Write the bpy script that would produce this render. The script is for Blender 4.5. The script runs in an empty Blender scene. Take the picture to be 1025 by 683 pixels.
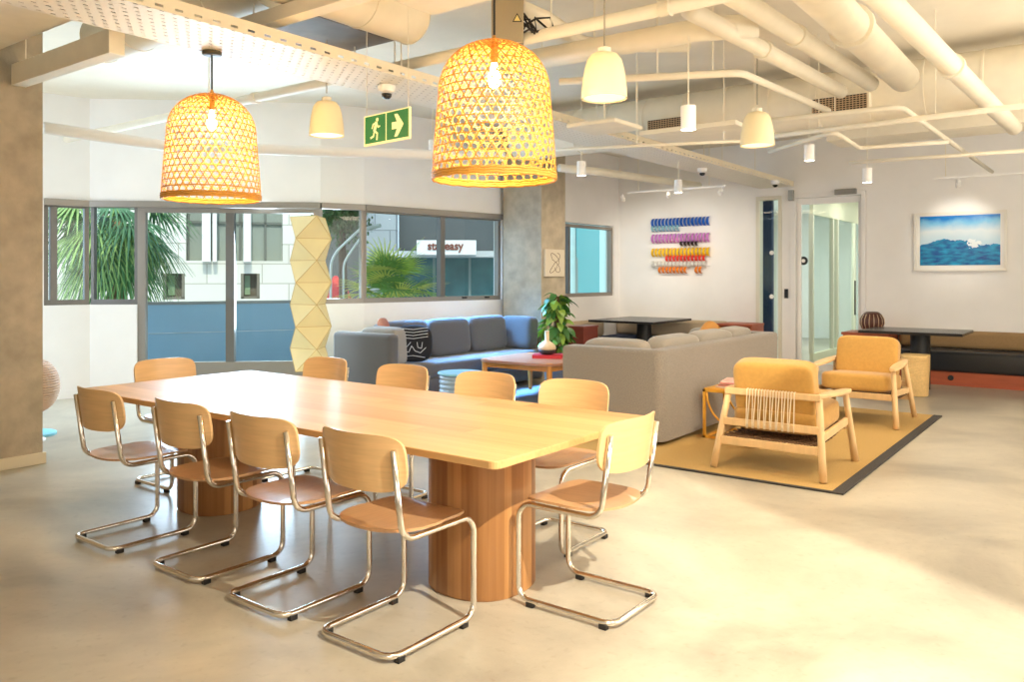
import bpy, bmesh, math, random
from math import sin, cos, pi, radians, sqrt, atan2
from mathutils import Vector, Matrix
random.seed(7)
S = bpy.context.scene
COL = S.collection
# ------------------------------------------------------------------ camera, world, sun, exposure
FPX, YAW, CX, CY, H = 808.0, radians(36.9), 512.5, 277.0, 1.41
cam = bpy.data.cameras.new('camera'); co = bpy.data.objects.new('camera', cam); COL.objects.link(co)
cam.sensor_width = 36; cam.lens = FPX / 1025 * 36; cam.shift_y = (CY - 341.5) / 1025
cam.clip_start = 0.05; cam.clip_end = 300
co.location = (0, 0, H); co.rotation_euler = (pi / 2, 0, YAW); S.camera = co
S.view_settings.view_transform = 'Standard'; S.view_settings.look = 'None'
S.view_settings.exposure = 0.38; S.view_settings.gamma = 1; S.view_settings.use_curve_mapping = False
W = bpy.data.worlds.new('world'); S.world = W; W.use_nodes = True
W.node_tree.nodes['Background'].inputs[0].default_value = (0.62, 0.80, 1.0, 1)
W.node_tree.nodes['Background'].inputs[1].default_value = 1.9
def light(name, kind, loc, energy, color, rot=(0, 0, 0), **k):
    l = bpy.data.lights.new(name, kind); l.energy = energy; l.color = color
    for a, b in k.items(): setattr(l, a, b)
    o = bpy.data.objects.new(name, l); o.location = loc; o.rotation_euler = rot; COL.objects.link(o); return o
def aim(o, target): o.rotation_euler = (Vector(target) - o.location).to_track_quat('-Z', 'Y').to_euler()
sun = light('sun', 'SUN', (0, -5, 20), 4.0, (1.0, 0.93, 0.82), angle=radians(1.0)); aim(sun, (-9, 2, 8)); sun.data.energy = 2.3
WARM = (1.0, 0.84, 0.64)
# added fill lights behind and right of the camera and under the ceiling
a = light('rear_fill_light', 'AREA', (0.3, -2.3, 1.7), 62, (1.0, 0.92, 0.82), shape='RECTANGLE', size=4.5, size_y=2.2); aim(a, (-3.5, 7, 1.4))
a = light('side_fill_light', 'AREA', (2.3, 6.0, 1.7), 110, (1.0, 0.95, 0.89), shape='RECTANGLE', size=7, size_y=2.2); aim(a, (-6, 6.0, 1.6))
for i, (x, y, e) in enumerate([(-0.6, 1.2, 22), (-0.7, 6.4, 26), (-4.9, 9.6, 22)]):
    light('overhead_fill_light', 'AREA', (x, y, 2.62), e, WARM, size=1.0)
# daylight entering at the bay and the long window
a = light('bay_window_light', 'AREA', (-8.35, 5.95, 1.55), 170, (0.62, 0.80, 1.0), shape='RECTANGLE', size=2.0, size_y=1.6); aim(a, (-3.5, 1.8, 0.3))
a = light('bay_sky_bounce', 'AREA', (-8.2, 5.6, 0.9), 8, (0.50, 0.72, 1.0), shape='RECTANGLE', size=2.0, size_y=0.8); aim(a, (-6.2, 4.6, 3.4))
a = light('long_window_light', 'AREA', (-6.95, 7.75, 1.75), 120, (0.16, 0.46, 1.0), shape='RECTANGLE', size=1.9, size_y=0.5); aim(a, (-6.15, 7.75, 0.44)); a.data.spread = radians(75); a.data.energy = 75
a = light('long_window_sky', 'AREA', (-7.0, 7.9, 1.7), 12, (0.35, 0.62, 1.0), shape='RECTANGLE', size=1.9, size_y=0.8); aim(a, (-4.5, 8.5, 0.6))
for x_, y_, e_ in ((1.2, 3.4, 38), (1.6, 8.2, 50)):
    light('upward_fill_light', 'AREA', (x_, y_, 2.0), e_, (1.0, 0.88, 0.68), rot=(pi, 0, 0), size=1.6)  # added fill from out of view, brightens the ceiling

pool = light('added_flood_beam', 'SPOT', (0.4, 1.9, 2.75), 680, (1.0, 0.90, 0.72), spot_size=radians(95), spot_blend=0.9, shadow_soft_size=0.015); aim(pool, (-1.5, 4.1, 0))  # added unseen spot that makes the bright patch on the floor
a = light('left_fill_light', 'AREA', (-9.5, 1.6, 1.7), 75, (0.74, 0.86, 1.0), shape='RECTANGLE', size=2.0, size_y=1.8); aim(a, (-8.0, 5.5, 0.9))  # added blue-white fill for the bay wall and left floor
# ------------------------------------------------------------------ placing helpers
_c, _s = cos(YAW), sin(YAW)
def ray(px, py):
    r = (px - CX) / FPX; u = (CY - py) / FPX
    return Vector((_c * r - _s, _s * r + _c, u))
def Dp(px, py, d): return Vector((0, 0, H)) + ray(px, py) * d
def Zp(px, py, z):
    q = ray(px, py); return Vector((0, 0, H)) + q * ((z - H) / q.z)

# ------------------------------------------------------------------ materials
def srgb(r, g, b):
    f = lambda v: (v / 12.92) if v <= 0.04045 else ((v + 0.055) / 1.055) ** 2.4
    return (f(r / 255), f(g / 255), f(b / 255), 1)
def mat(name, col, rough=0.6, metal=0.0, spec=0.5, noise=0.0, nscale=20, bump=0.0, bscale=60, emit=None, es=0, stretch=None, coat=0.0, sheen=0.0):
    m = bpy.data.materials.new(name); m.use_nodes = True; nt = m.node_tree; n = nt.nodes; L = nt.links
    b = n['Principled BSDF']; c = srgb(*col)
    b.inputs['Base Color'].default_value = c; b.inputs['Roughness'].default_value = rough; b.inputs['Metallic'].default_value = metal
    b.inputs['Specular IOR Level'].default_value = spec; b.inputs['Coat Weight'].default_value = coat; b.inputs['Sheen Weight'].default_value = sheen
    if emit: b.inputs['Emission Color'].default_value = srgb(*emit); b.inputs['Emission Strength'].default_value = es
    if noise or bump:
        tc = n.new('ShaderNodeTexCoord'); mp = n.new('ShaderNodeMapping'); L.new(tc.outputs['Object'], mp.inputs[0])
        if stretch: mp.inputs['Scale'].default_value = stretch
        if noise:
            t = n.new('ShaderNodeTexNoise'); t.inputs['Scale'].default_value = nscale; t.inputs['Detail'].default_value = 5; L.new(mp.outputs[0], t.inputs[0])
            r = n.new('ShaderNodeValToRGB'); r.color_ramp.elements[0].position = 0.3; r.color_ramp.elements[1].position = 0.7
            r.color_ramp.elements[0].color = tuple(v * (1 - noise) for v in c[:3]) + (1,)
            r.color_ramp.elements[1].color = tuple(min(1, v * (1 + noise)) for v in c[:3]) + (1,)
            L.new(t.outputs[0], r.inputs[0]); L.new(r.outputs[0], b.inputs['Base Color'])
        if bump:
            t = n.new('ShaderNodeTexNoise'); t.inputs['Scale'].default_value = bscale; t.inputs['Detail'].default_value = 3; L.new(mp.outputs[0], t.inputs[0])
            bp = n.new('ShaderNodeBump'); bp.inputs['Strength'].default_value = bump; bp.inputs['Distance'].default_value = 0.01
            L.new(t.outputs[0], bp.inputs['Height']); L.new(bp.outputs[0], b.inputs['Normal'])
    return m
def glass_mat(name, tint, refl=0.10):
    m = bpy.data.materials.new(name); m.use_nodes = True; nt = m.node_tree; nt.nodes.clear()
    o = nt.nodes.new('ShaderNodeOutputMaterial'); mx = nt.nodes.new('ShaderNodeMixShader'); t = nt.nodes.new('ShaderNodeBsdfTransparent'); g = nt.nodes.new('ShaderNodeBsdfGlossy')
    t.inputs[0].default_value = tint; g.inputs['Roughness'].default_value = 0.02
    fr = nt.nodes.new('ShaderNodeFresnel'); fr.inputs[0].default_value = 1.45
    ge = nt.nodes.new('ShaderNodeNewGeometry'); iv = nt.nodes.new('ShaderNodeMath'); iv.operation = 'SUBTRACT'; iv.inputs[0].default_value = 1.0; nt.links.new(ge.outputs['Backfacing'], iv.inputs[1])
    mu = nt.nodes.new('ShaderNodeMath'); mu.operation = 'MULTIPLY'; nt.links.new(fr.outputs[0], mu.inputs[0]); nt.links.new(iv.outputs[0], mu.inputs[1]); nt.links.new(mu.outputs[0], mx.inputs[0]); nt.links.new(t.outputs[0], mx.inputs[1]); nt.links.new(g.outputs[0], mx.inputs[2]); nt.links.new(mx.outputs[0], o.inputs[0])
    return m
def planks(name, base, plank_axis='X', width=0.09, length=3.0, rough=0.35, var=0.16, coat=0.2, axes=None):
    """timber made of glued staves: colour changes per stave plus fine grain"""
    m = bpy.data.materials.new(name); m.use_nodes = True; nt = m.node_tree; n = nt.nodes; L = nt.links
    b = n['Principled BSDF']; b.inputs['Roughness'].default_value = rough; b.inputs['Coat Weight'].default_value = coat; b.inputs['Coat Roughness'].default_value = 0.15
    tc = n.new('ShaderNodeTexCoord'); sp = n.new('ShaderNodeSeparateXYZ'); L.new(tc.outputs['Object'], sp.inputs[0])
    def M(op, a, bb=None):
        q = n.new('ShaderNodeMath'); q.operation = op
        for i, v in enumerate((a, bb)):
            if v is None: continue
            if isinstance(v, (int, float)): q.inputs[i].default_value = v
            else: L.new(v, q.inputs[i])
        return q.outputs[0]
    if plank_axis == 'X':
        st = M('FLOOR', M('DIVIDE', sp.outputs[1], width)); sec = M('FLOOR', M('DIVIDE', M('ADD', sp.outputs[0], M('MULTIPLY', st, 1.37)), length)); sc = (1.2, 45, 45)
    else:  # round leg: staves by angle
        st = M('FLOOR', M('MULTIPLY', M('ARCTAN2', sp.outputs[1], sp.outputs[0]), 1 / width)); sec = 0.0; sc = (35, 35, 1.3)
    cmb = n.new('ShaderNodeCombineXYZ'); L.new(st, cmb.inputs[0])
    if not isinstance(sec, float): L.new(sec, cmb.inputs[1])
    wn = n.new('ShaderNodeTexWhiteNoise'); wn.noise_dimensions = '2D'; L.new(cmb.outputs[0], wn.inputs[0])
    mp = n.new('ShaderNodeMapping'); mp.inputs['Scale'].default_value = sc; L.new(tc.outputs['Object'], mp.inputs[0])
    g = n.new('ShaderNodeTexNoise'); g.inputs['Scale'].default_value = 1.0; g.inputs['Detail'].default_value = 6; g.inputs['Distortion'].default_value = 0.6; L.new(mp.outputs[0], g.inputs[0])
    v = M('ADD', M('MULTIPLY', M('SUBTRACT', wn.outputs[0], 0.5), 1.1 if plank_axis == 'X' else 1.5), M('MULTIPLY', M('SUBTRACT', g.outputs[0], 0.5), 1.3))
    v = M('ADD', M('MULTIPLY', v, 0.6), 0.5)
    r = n.new('ShaderNodeValToRGB'); c = srgb(*base)
    r.color_ramp.elements[0].color = (c[0] * (1 - 1.6 * var), c[1] * (1 - 2.1 * var), c[2] * (1 - 2.5 * var), 1)
    r.color_ramp.elements[1].color = (min(1, c[0] * (1 + var)), min(1, c[1] * (1 + var)), min(1, c[2] * (1 + 1.2 * var)), 1)
    L.new(v, r.inputs[0]); L.new(r.outputs[0], b.inputs['Base Color']); return m

M_white = mat('white_paint', (245, 243, 240), 0.7, noise=0.02, nscale=3)
M_cream = mat('cream_painted_services', (240, 231, 210), 0.55, noise=0.04, nscale=6)
M_ceil = mat('painted_soffit', (238, 229, 210), 0.8, noise=0.04, nscale=2.5, bump=0.15, bscale=20)
M_conc = mat('raw_concrete', (178, 165, 143), 0.85, noise=0.16, nscale=7, bump=0.3, bscale=60)
M_alu = mat('window_aluminium', (150, 143, 134), 0.4, metal=0.3)
M_aluD = mat('dark_window_aluminium', (112, 110, 106), 0.4, metal=0.35)
M_glass = glass_mat('clear_glass', (0.93, 0.98, 0.98, 1))
M_chrome = mat('chrome', (232, 226, 216), 0.10, metal=1.0)
M_rubber = mat('black_rubber', (28, 26, 24), 0.6)
M_ply = mat('beech_ply_back', (216, 176, 124), 0.38, noise=0.07, nscale=3, stretch=(2, 2, 30), coat=0.15)
M_seat = mat('beech_ply_seat', (190, 146, 104), 0.33, noise=0.09, nscale=3, stretch=(30, 2, 2), coat=0.25)
M_table = planks('oak_table_top', (202, 162, 106), 'X', 0.12, 1.6, rough=0.46, var=0.18, coat=0.05)
M_leg = planks('oak_stave_leg', (176, 128, 76), 'R', 0.16, rough=0.42, var=0.30, coat=0.15)
M_sofaB = mat('blue_grey_wool', (88, 88, 90), 0.95, noise=0.13, nscale=160, bump=0.25, bscale=300, sheen=0.3)
M_sofaG = mat('warm_grey_wool', (130, 121, 110), 0.95, noise=0.2, nscale=110, bump=0.25, bscale=300, sheen=0.2)
M_sofaC = mat('light_grey_wool', (152, 143, 130), 0.95, noise=0.10, nscale=130, bump=0.2, bscale=300, sheen=0.2)
M_mustard = mat('mustard_cotton', (192, 146, 72), 0.9, noise=0.06, nscale=40, bump=0.2, bscale=12, sheen=0.2)
M_ash = mat('pale_ash_wood', (222, 186, 134), 0.45, noise=0.08, nscale=4, stretch=(6, 6, 1))
M_cord = mat('pale_paper_cord', (232, 216, 184), 0.8)
M_cordD = mat('brown_webbing', (112, 84, 58), 0.85, noise=0.25, nscale=90)
M_black = mat('black_laminate', (38, 37, 38), 0.25)
M_blackm = mat('matt_black_metal', (22, 22, 23), 0.5)
M_leather = mat('black_leather_seat', (34, 34, 36), 0.42, bump=0.1, bscale=90)
M_navy = mat('navy_seat_fabric', (42, 64, 104), 0.8, noise=0.08, nscale=60)
M_tan = mat('tan_upholstery', (158, 128, 88), 0.8, noise=0.06, nscale=40)
M_sand = mat('sand_upholstery', (196, 176, 148), 0.8, noise=0.06, nscale=40)
M_redwood = mat('red_brown_veneer', (170, 84, 52), 0.45, noise=0.12, nscale=3, stretch=(1, 8, 8))
M_orange = mat('orange_stained_ash', (214, 138, 58), 0.4, noise=0.06, nscale=4)
M_bamboo = mat('golden_bamboo_strip', (222, 160, 66), 0.5, noise=0.10, nscale=50)
M_wicker = mat('straw_wicker', (226, 190, 128), 0.7, noise=0.10, nscale=60)
M_gold = mat('mustard_lacquered_steel', (226, 166, 60), 0.4, metal=0.2)

# polished concrete floor
def floor_mat():
    m = bpy.data.materials.new('polished_concrete'); m.use_nodes = True; nt = m.node_tree; n = nt.nodes; L = nt.links; b = n['Principled BSDF']
    tc = n.new('ShaderNodeTexCoord')
    t1 = n.new('ShaderNodeTexNoise'); t1.inputs['Scale'].default_value = 0.7; t1.inputs['Detail'].default_value = 8; t1.inputs['Roughness'].default_value = 0.62; t1.inputs['Distortion'].default_value = 0.5
    L.new(tc.outputs['Object'], t1.inputs[0])
    r = n.new('ShaderNodeValToRGB'); r.color_ramp.elements[0].position = 0.33; r.color_ramp.elements[1].position = 0.68
    r.color_ramp.elements[0].color = srgb(148, 140, 125); r.color_ramp.elements[1].color = srgb(204, 195, 175)
    L.new(t1.outputs[0], r.inputs[0])
    t2 = n.new('ShaderNodeTexNoise'); t2.inputs['Scale'].default_value = 26; t2.inputs['Detail'].default_value = 4; L.new(tc.outputs['Object'], t2.inputs[0])
    r2 = n.new('ShaderNodeValToRGB'); r2.color_ramp.elements[0].position = 0.25; r2.color_ramp.elements[1].position = 0.42
    r2.color_ramp.elements[0].color = (0.84, 0.83, 0.80, 1); r2.color_ramp.elements[1].color = (1, 1, 1, 1); L.new(t2.outputs[0], r2.inputs[0])
    mx = n.new('ShaderNodeMix'); mx.data_type = 'RGBA'; mx.blend_type = 'MULTIPLY'; mx.inputs[0].default_value = 0.8
    L.new(r.outputs[0], mx.inputs[6]); L.new(r2.outputs[0], mx.inputs[7]); L.new(mx.outputs[2], b.inputs['Base Color'])
    rr = n.new('ShaderNodeMapRange'); rr.inputs[3].default_value = 0.22; rr.inputs[4].default_value = 0.42; L.new(t1.outputs[0], rr.inputs[0]); L.new(rr.outputs[0], b.inputs['Roughness'])
    b.inputs['Specular IOR Level'].default_value = 0.45
    return m
M_floor = floor_mat()
def perf_mat():
    m = bpy.data.materials.new('perforated_tray_steel'); m.use_nodes = True; nt = m.node_tree; n = nt.nodes; L = nt.links; b = n['Principled BSDF']
    b.inputs['Base Color'].default_value = srgb(243, 236, 220); b.inputs['Roughness'].default_value = 0.5
    tc = n.new('ShaderNodeTexCoord'); sp = n.new('ShaderNodeSeparateXYZ'); L.new(tc.outputs['Object'], sp.inputs[0])
    def M(op, a, bb=None):
        q = n.new('ShaderNodeMath'); q.operation = op
        for i, v in enumerate((a, bb)):
            if v is None: continue
            if isinstance(v, (int, float)): q.inputs[i].default_value = v
            else: L.new(v, q.inputs[i])
        return q.outputs[0]
    row = M('FLOOR', M('DIVIDE', sp.outputs[0], 0.055))
    off = M('MULTIPLY', M('FLOORED_MODULO', row, 2), 0.5)
    fx = M('ABSOLUTE', M('SUBTRACT', M('FRACT', M('DIVIDE', sp.outputs[0], 0.055)), 0.5))
    fy = M('ABSOLUTE', M('SUBTRACT', M('FRACT', M('ADD', M('DIVIDE', sp.outputs[1], 0.07), off)), 0.5))
    hole = M('MULTIPLY', M('LESS_THAN', fx, 0.12), M('LESS_THAN', fy, 0.2))
    tr = n.new('ShaderNodeBsdfTransparent'); mx = n.new('ShaderNodeMixShader'); o = n['Material Output']
    L.new(hole, mx.inputs[0]); L.new(b.outputs[0], mx.inputs[1]); L.new(tr.outputs[0], mx.inputs[2]); L.new(mx.outputs[0], o.inputs[0]); return m
M_perf = perf_mat()

# ------------------------------------------------------------------ mesh helpers
def obj(name, data, m, parent=None, loc=(0, 0, 0), rz=0, smooth=False):
    """data = (verts, faces) or bmesh -> ONE mesh object"""
    me = bpy.data.meshes.new(name)
    if isinstance(data, bmesh.types.BMesh):
        bmesh.ops.recalc_face_normals(data, faces=data.faces[:]); data.to_mesh(me); data.free()
    else:
        me.from_pydata([tuple(v) for v in data[0]], [], data[1]); me.update()
    for x in (m if isinstance(m, (list, tuple)) else [m]): me.materials.append(x)
    o = bpy.data.objects.new(name, me); COL.objects.link(o); o.location = loc; o.rotation_euler = (0, 0, rz)
    if parent: o.parent = parent
    if smooth:
        for p in me.polygons: p.use_smooth = True
        if smooth != 'all':
            me.set_sharp_from_angle(angle=radians(40))
    return o
def empty(name, loc=(0, 0, 0), rz=0):
    o = bpy.data.objects.new(name, None); o.empty_display_size = 0.1; COL.objects.link(o); o.location = loc; o.rotation_euler = (0, 0, rz); return o
def tag(o, label=None, cat=None, group=None, kind=None):
    if label: o['label'] = label
    if cat: o['category'] = cat
    if group: o['group'] = group
    if kind: o['kind'] = kind
    return o
def copy_tree(o, parent=None):
    c = o.copy(); COL.objects.link(c)
    if parent: c.parent = parent
    for ch in list(o.children): copy_tree(ch, c)
    return c
def struct(name, data, m, **k):
    o = obj(name, data, m, **k); o['kind'] = 'structure'; return o
def box(bm, x0, x1, y0, y1, z0, z1, rot=None, bev=0, seg=2, mi=0):
    vs = [bm.verts.new((x, y, z)) for x in (x0, x1) for y in (y0, y1) for z in (z0, z1)]
    idx = [(0, 1, 3, 2), (4, 6, 7, 5), (0, 4, 5, 1), (2, 3, 7, 6), (0, 2, 6, 4), (1, 5, 7, 3)]
    fs = [bm.faces.new([vs[i] for i in f]) for f in idx]
    for f in fs: f.material_index = mi
    if rot is not None:
        for v in vs: v.co = rot @ v.co
    if bev:
        es = list({e for f in fs for e in f.edges})
        bmesh.ops.bevel(bm, geom=es, offset=bev, segments=seg, profile=0.5, affect='EDGES')
    return bm
def B(*a, **k): return box(bmesh.new(), *a, **k)
def bx(c, d, rot=0, bev=0, seg=2, bm=None, mi=0):
    """box by centre and size, optional z rotation"""
    m = Matrix.Translation(c) @ Matrix.Rotation(rot, 4, 'Z')
    return box(bm or bmesh.new(), -d[0] / 2, d[0] / 2, -d[1] / 2, d[1] / 2, -d[2] / 2, d[2] / 2, rot=m, bev=bev, seg=seg, mi=mi)
def fillet(pts, r, n=6, closed=False):
    pts = [Vector(p) for p in pts]; out = []
    N = len(pts); rng = range(N)
    for i in rng:
        if not closed and i in (0, N - 1): out.append(pts[i]); continue
        p, a, b = pts[i], pts[i - 1], pts[(i + 1) % N]
        u, v = (a - p), (b - p); rr = r[i] if isinstance(r, (list, tuple)) else r
        if rr <= 0: out.append(p); continue
        lu, lv = u.length, v.length; u.normalize(); v.normalize(); ang = u.angle(v)
        t = min(rr / math.tan(ang / 2), lu * 0.49, lv * 0.49)
        rr = t * math.tan(ang / 2); A = p + u * t; Bq = p + v * t
        bis = (u + v).normalized(); C = p + bis * (rr / sin(ang / 2))
        ca, cb = A - C, Bq - C; th = ca.angle(cb)
        for k in range(n + 1):
            q = k / n; out.append(C + (ca * sin((1 - q) * th) + cb * sin(q * th)) / sin(th))
    return out
def tube(path, r, n=8, closed=False, V=None, F=None, cap=True, flat=None):
    V = [] if V is None else V; F = [] if F is None else F
    P = [Vector(p) for p in path]; N = len(P); base = len(V); nrm = None
    for i in range(N):
        if closed: t = (P[(i + 1) % N] - P[i - 1])
        else: t = (P[min(i + 1, N - 1)] - P[max(i - 1, 0)])
        t.normalize()
        if nrm is None:
            nrm = t.orthogonal().normalized()
            if flat: nrm = (Vector(flat) - t * t.dot(Vector(flat))).normalized()
        else: nrm = (nrm - t * t.dot(nrm)).normalized()
        b = t.cross(nrm); rr = r[i] if isinstance(r, (list, tuple)) else r
        for k in range(n):
            a = 2 * pi * k / n; V.append(P[i] + (nrm * cos(a) + b * sin(a)) * rr)
    M_ = N if closed else N - 1
    for i in range(M_):
        j = (i + 1) % N
        for k in range(n):
            F.append((base + i * n + k, base + i * n + (k + 1) % n, base + j * n + (k + 1) % n, base + j * n + k))
    if cap and not closed:
        F.append(tuple(base + k for k in range(n))[::-1]); F.append(tuple(base + (N - 1) * n + k for k in range(n)))
    return V, F
def lathe(prof, n=32, c=(0, 0, 0), V=None, F=None, capb=True, capt=True):
    V = [] if V is None else V; F = [] if F is None else F; base = len(V)
    for r, z in prof:
        for k in range(n): a = 2 * pi * k / n; V.append(Vector((c[0] + r * cos(a), c[1] + r * sin(a), c[2] + z)))
    for i in range(len(prof) - 1):
        for k in range(n): F.append((base + i * n + k, base + i * n + (k + 1) % n, base + (i + 1) * n + (k + 1) % n, base + (i + 1) * n + k))
    if capb: F.append(tuple(base + k for k in range(n))[::-1])
    if capt: F.append(tuple(base + (len(prof) - 1) * n + k for k in range(n)))
    return V, F
def cushion(d, p=5, n=14, dome=(1, 1, 1)):
    """soft rounded block of size d, centred on the origin"""
    bm = bmesh.new(); bmesh.ops.create_cube(bm, size=2)
    bmesh.ops.subdivide_edges(bm, edges=bm.edges[:], cuts=n, use_grid_fill=True)
    for v in bm.verts:
        u = v.co; k = (abs(u.x) ** p + abs(u.y) ** p + abs(u.z) ** p) ** (1 / p)
        q = u / k; v.co = Vector((q.x * d[0] / 2, q.y * d[1] / 2, q.z * d[2] / 2))
    return bm
def xf(bm, loc=(0, 0, 0), rx=0, ry=0, rz=0):
    m = Matrix.Translation(loc) @ Matrix.Rotation(rz, 4, 'Z') @ Matrix.Rotation(ry, 4, 'Y') @ Matrix.Rotation(rx, 4, 'X')
    for v in bm.verts: v.co = m @ v.co
    return bm
def pad(outline, hf, th, rings=8, nseg=48):
    """closed thin panel from outline(a)->(x,y), surface height hf(x,y)"""
    V = []; F = []
    for side in (0, 1):
        b0 = len(V); V.append(Vector((0, 0, hf(0, 0) - side * th)))
        for r in range(1, rings + 1):
            q = r / rings
            for k in range(nseg):
                x, y = outline(2 * pi * k / nseg); x *= q; y *= q; V.append(Vector((x, y, hf(x, y) - side * th)))
        for k in range(nseg):
            f = (b0, b0 + 1 + k, b0 + 1 + (k + 1) % nseg); F.append(f if side == 0 else f[::-1])
        for r in range(rings - 1):
            for k in range(nseg):
                a = b0 + 1 + r * nseg; f = (a + k, a + nseg + k, a + nseg + (k + 1) % nseg, a + (k + 1) % nseg); F.append(f if side == 0 else f[::-1])
        if side == 0: e0 = b0 + 1 + (rings - 1) * nseg
        else: e1 = b0 + 1 + (rings - 1) * nseg
    for k in range(nseg): F.append((e0 + k, e1 + k, e1 + (k + 1) % nseg, e0 + (k + 1) % nseg))
    return V, F
def sellipse(hx, hy, p):
    def f(a):
        c, s = cos(a), sin(a); k = (abs(c / 1) ** p + abs(s / 1) ** p) ** (-1 / p); return hx * c * k, hy * s * k
    return f

# ================================================================== STRUCTURE
P = [Vector((-9.76, 4.14, 0)), Vector((-9.65, 4.60, 0)), Vector((-9.25, 4.95, 0)), Vector((-7.68, 6.39, 0)), Vector((-7.46, 6.89, 0)), Vector((-7.07, 9.18, 0)), Vector((-6.98, 12.4, 0))]
P0 = Vector((-9.9, -0.5, 0)); CEIL = 3.5; HEAD = 2.26; SILL = 1.08; WY = 12.4
struct('floor', B(-10.4, 2.6, -2.6, 19.5, -0.2, 0), M_floor)
struct('ceiling', B(-10.6, 2.6, -2.6, 12.6, CEIL, CEIL + 0.25), M_ceil)
def wall_quad(bm, a, b, z0, z1, th=0.16):
    """wall from a to b (plan), outside lies on the left"""
    d = (b - a); L = d.length; ang = atan2(d.y, d.x); m = Matrix.Translation((a.x, a.y, 0)) @ Matrix.Rotation(ang, 4, 'Z')
    return box(bm, 0, L, 0, th, z0, z1, rot=m)
wb = bmesh.new()
wall_quad(wb, P0, P[0], 0, CEIL)
for i in (0, 1, 3, 4): wall_quad(wb, P[i], P[i + 1], 0, SILL)
wall_quad(wb, P[2], P[3], 0, 0.12)
for i in range(5): wall_quad(wb, P[i], P[i + 1], HEAD, CEIL)
K0 = Vector((-7.052, 9.8, 0)); K1 = Vector((-7.04, 10.25, 0)); K2 = Vector((-6.984, 12.25, 0))
wall_quad(wb, P[5], K1, 0, CEIL); wall_quad(wb, K1, K2, 0, SILL); wall_quad(wb, K1, K2, HEAD + 0.02, CEIL); wall_quad(wb, K2, P[6], 0, CEIL)
struct('wall_left', wb, M_white)
bk = bmesh.new()
for i in (0, 1, 3, 4):
    d = (P[i + 1] - P[i]).normalized(); nn = Vector((d.y, -d.x, 0)) * 0.015
    wall_quad(bk, P[i] + nn, P[i + 1] + nn, 0, 0.09, 0.014)
struct('baseboard_left', bk, M_white)
DX0, DX1, SX0, SX1 = -3.98, -2.91, -4.53, -4.13
bm = bmesh.new()
box(bm, -7.2, SX0, WY, WY + 0.15, 0, CEIL); box(bm, SX0, DX1, WY, WY + 0.15, 2.66, CEIL); box(bm, DX1, 2.6, WY, WY + 0.15, 0, CEIL); box(bm, SX1, DX0, WY, WY + 0.15, 0, 2.66)
struct('wall_back', bm, M_white)
struct('wall_right', B(2.45, 2.6, -2.6, 12.6, 0, CEIL), M_white)
struct('wall_front', B(-10.4, 2.6, -2.6, -2.45, 0, CEIL), M_white)
struct('wall_far_left', B(-10.55, -9.9, -2.6, 0, 0, CEIL), M_white)
# windows -----------------------------------------------------------
WN = [0]
def window(a, b, z0, z1, mull=(), ft=0.05, depth=0.08, off=0.03, frame=M_alu, bottom=0.06, name='window'):
    WN[0] += 1; d = (b - a); L = d.length; ang = atan2(d.y, d.x)
    root = empty('window_%d' % WN[0], (a.x, a.y, 0), ang); root['kind'] = 'structure'
    bm = bmesh.new()
    box(bm, 0, L, off, off + depth, z1 - ft, z1); box(bm, 0, L, off, off + depth, z0, z0 + bottom)
    for x in (ft / 2, L - ft / 2): box(bm, x - ft / 2, x + ft / 2, off - 0.002, off + depth + .002, z0 + bottom, z1 - ft)
    obj('window_frame', bm, frame, root)
    for x, w in mull: obj('mullion', B(x * L - w / 2, x * L + w / 2, off - 0.012, off + depth, z0 + bottom, z1 - ft), M_aluD, root)
    obj('glass_pane', B(ft, L - ft, off + depth / 2, off + depth / 2 + 0.006, z0 + bottom, z1 - ft), M_glass, root)
    return root
window(P[0], P[1], SILL, HEAD, mull=((0.22, 0.07),), frame=M_aluD)
window(P[1], P[2], SILL, HEAD, ft=0.035, frame=M_aluD)
w3 = window(P[2], P[3], 0.12, HEAD, mull=((0.5, 0.10),), ft=0.09, bottom=0.27)
w4 = window(P[3], P[4], SILL, HEAD, ft=0.03)
w5 = window(P[4], P[5], SILL, HEAD, mull=((0.540, 0.075),), ft=0.05)
w6 = window(K1, K2, SILL, HEAD, mull=((0.33, 0.05),), ft=0.05)
L5 = (P[5] - P[4]).length
for t in (0.70, 0.88): obj('window_latch', B(t * L5 - 0.03, t * L5 + 0.03, -0.01, 0.028, SILL + 0.03, SILL + 0.05), M_blackm, w5)
# blind cassettes above the windows
bm = bmesh.new()
for i in (0, 1, 2, 3, 4):
    d = (P[i + 1] - P[i]).normalized(); nn = Vector((d.y, -d.x, 0)) * 0.05
    wall_quad(bm, P[i] + nn, P[i + 1] + nn, HEAD - 0.035, HEAD + 0.04, 0.045)
struct('trim_1', bm, M_alu)
# far concrete column and near concrete column
struct('wall_column_far', B(-6.99, -6.33, 9.1, 9.70, 0, CEIL - .002), M_conc)
struct('wall_column_near', B(-7.2, -6.49, -1.5, 2.745, 0, CEIL - .002), M_conc)
struct('baseboard_column', B(-7.21, -6.472, -1.5, 2.765, 0, 0.085, bev=0.004), mat('cream_skirting', (226, 214, 186), 0.5))
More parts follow.
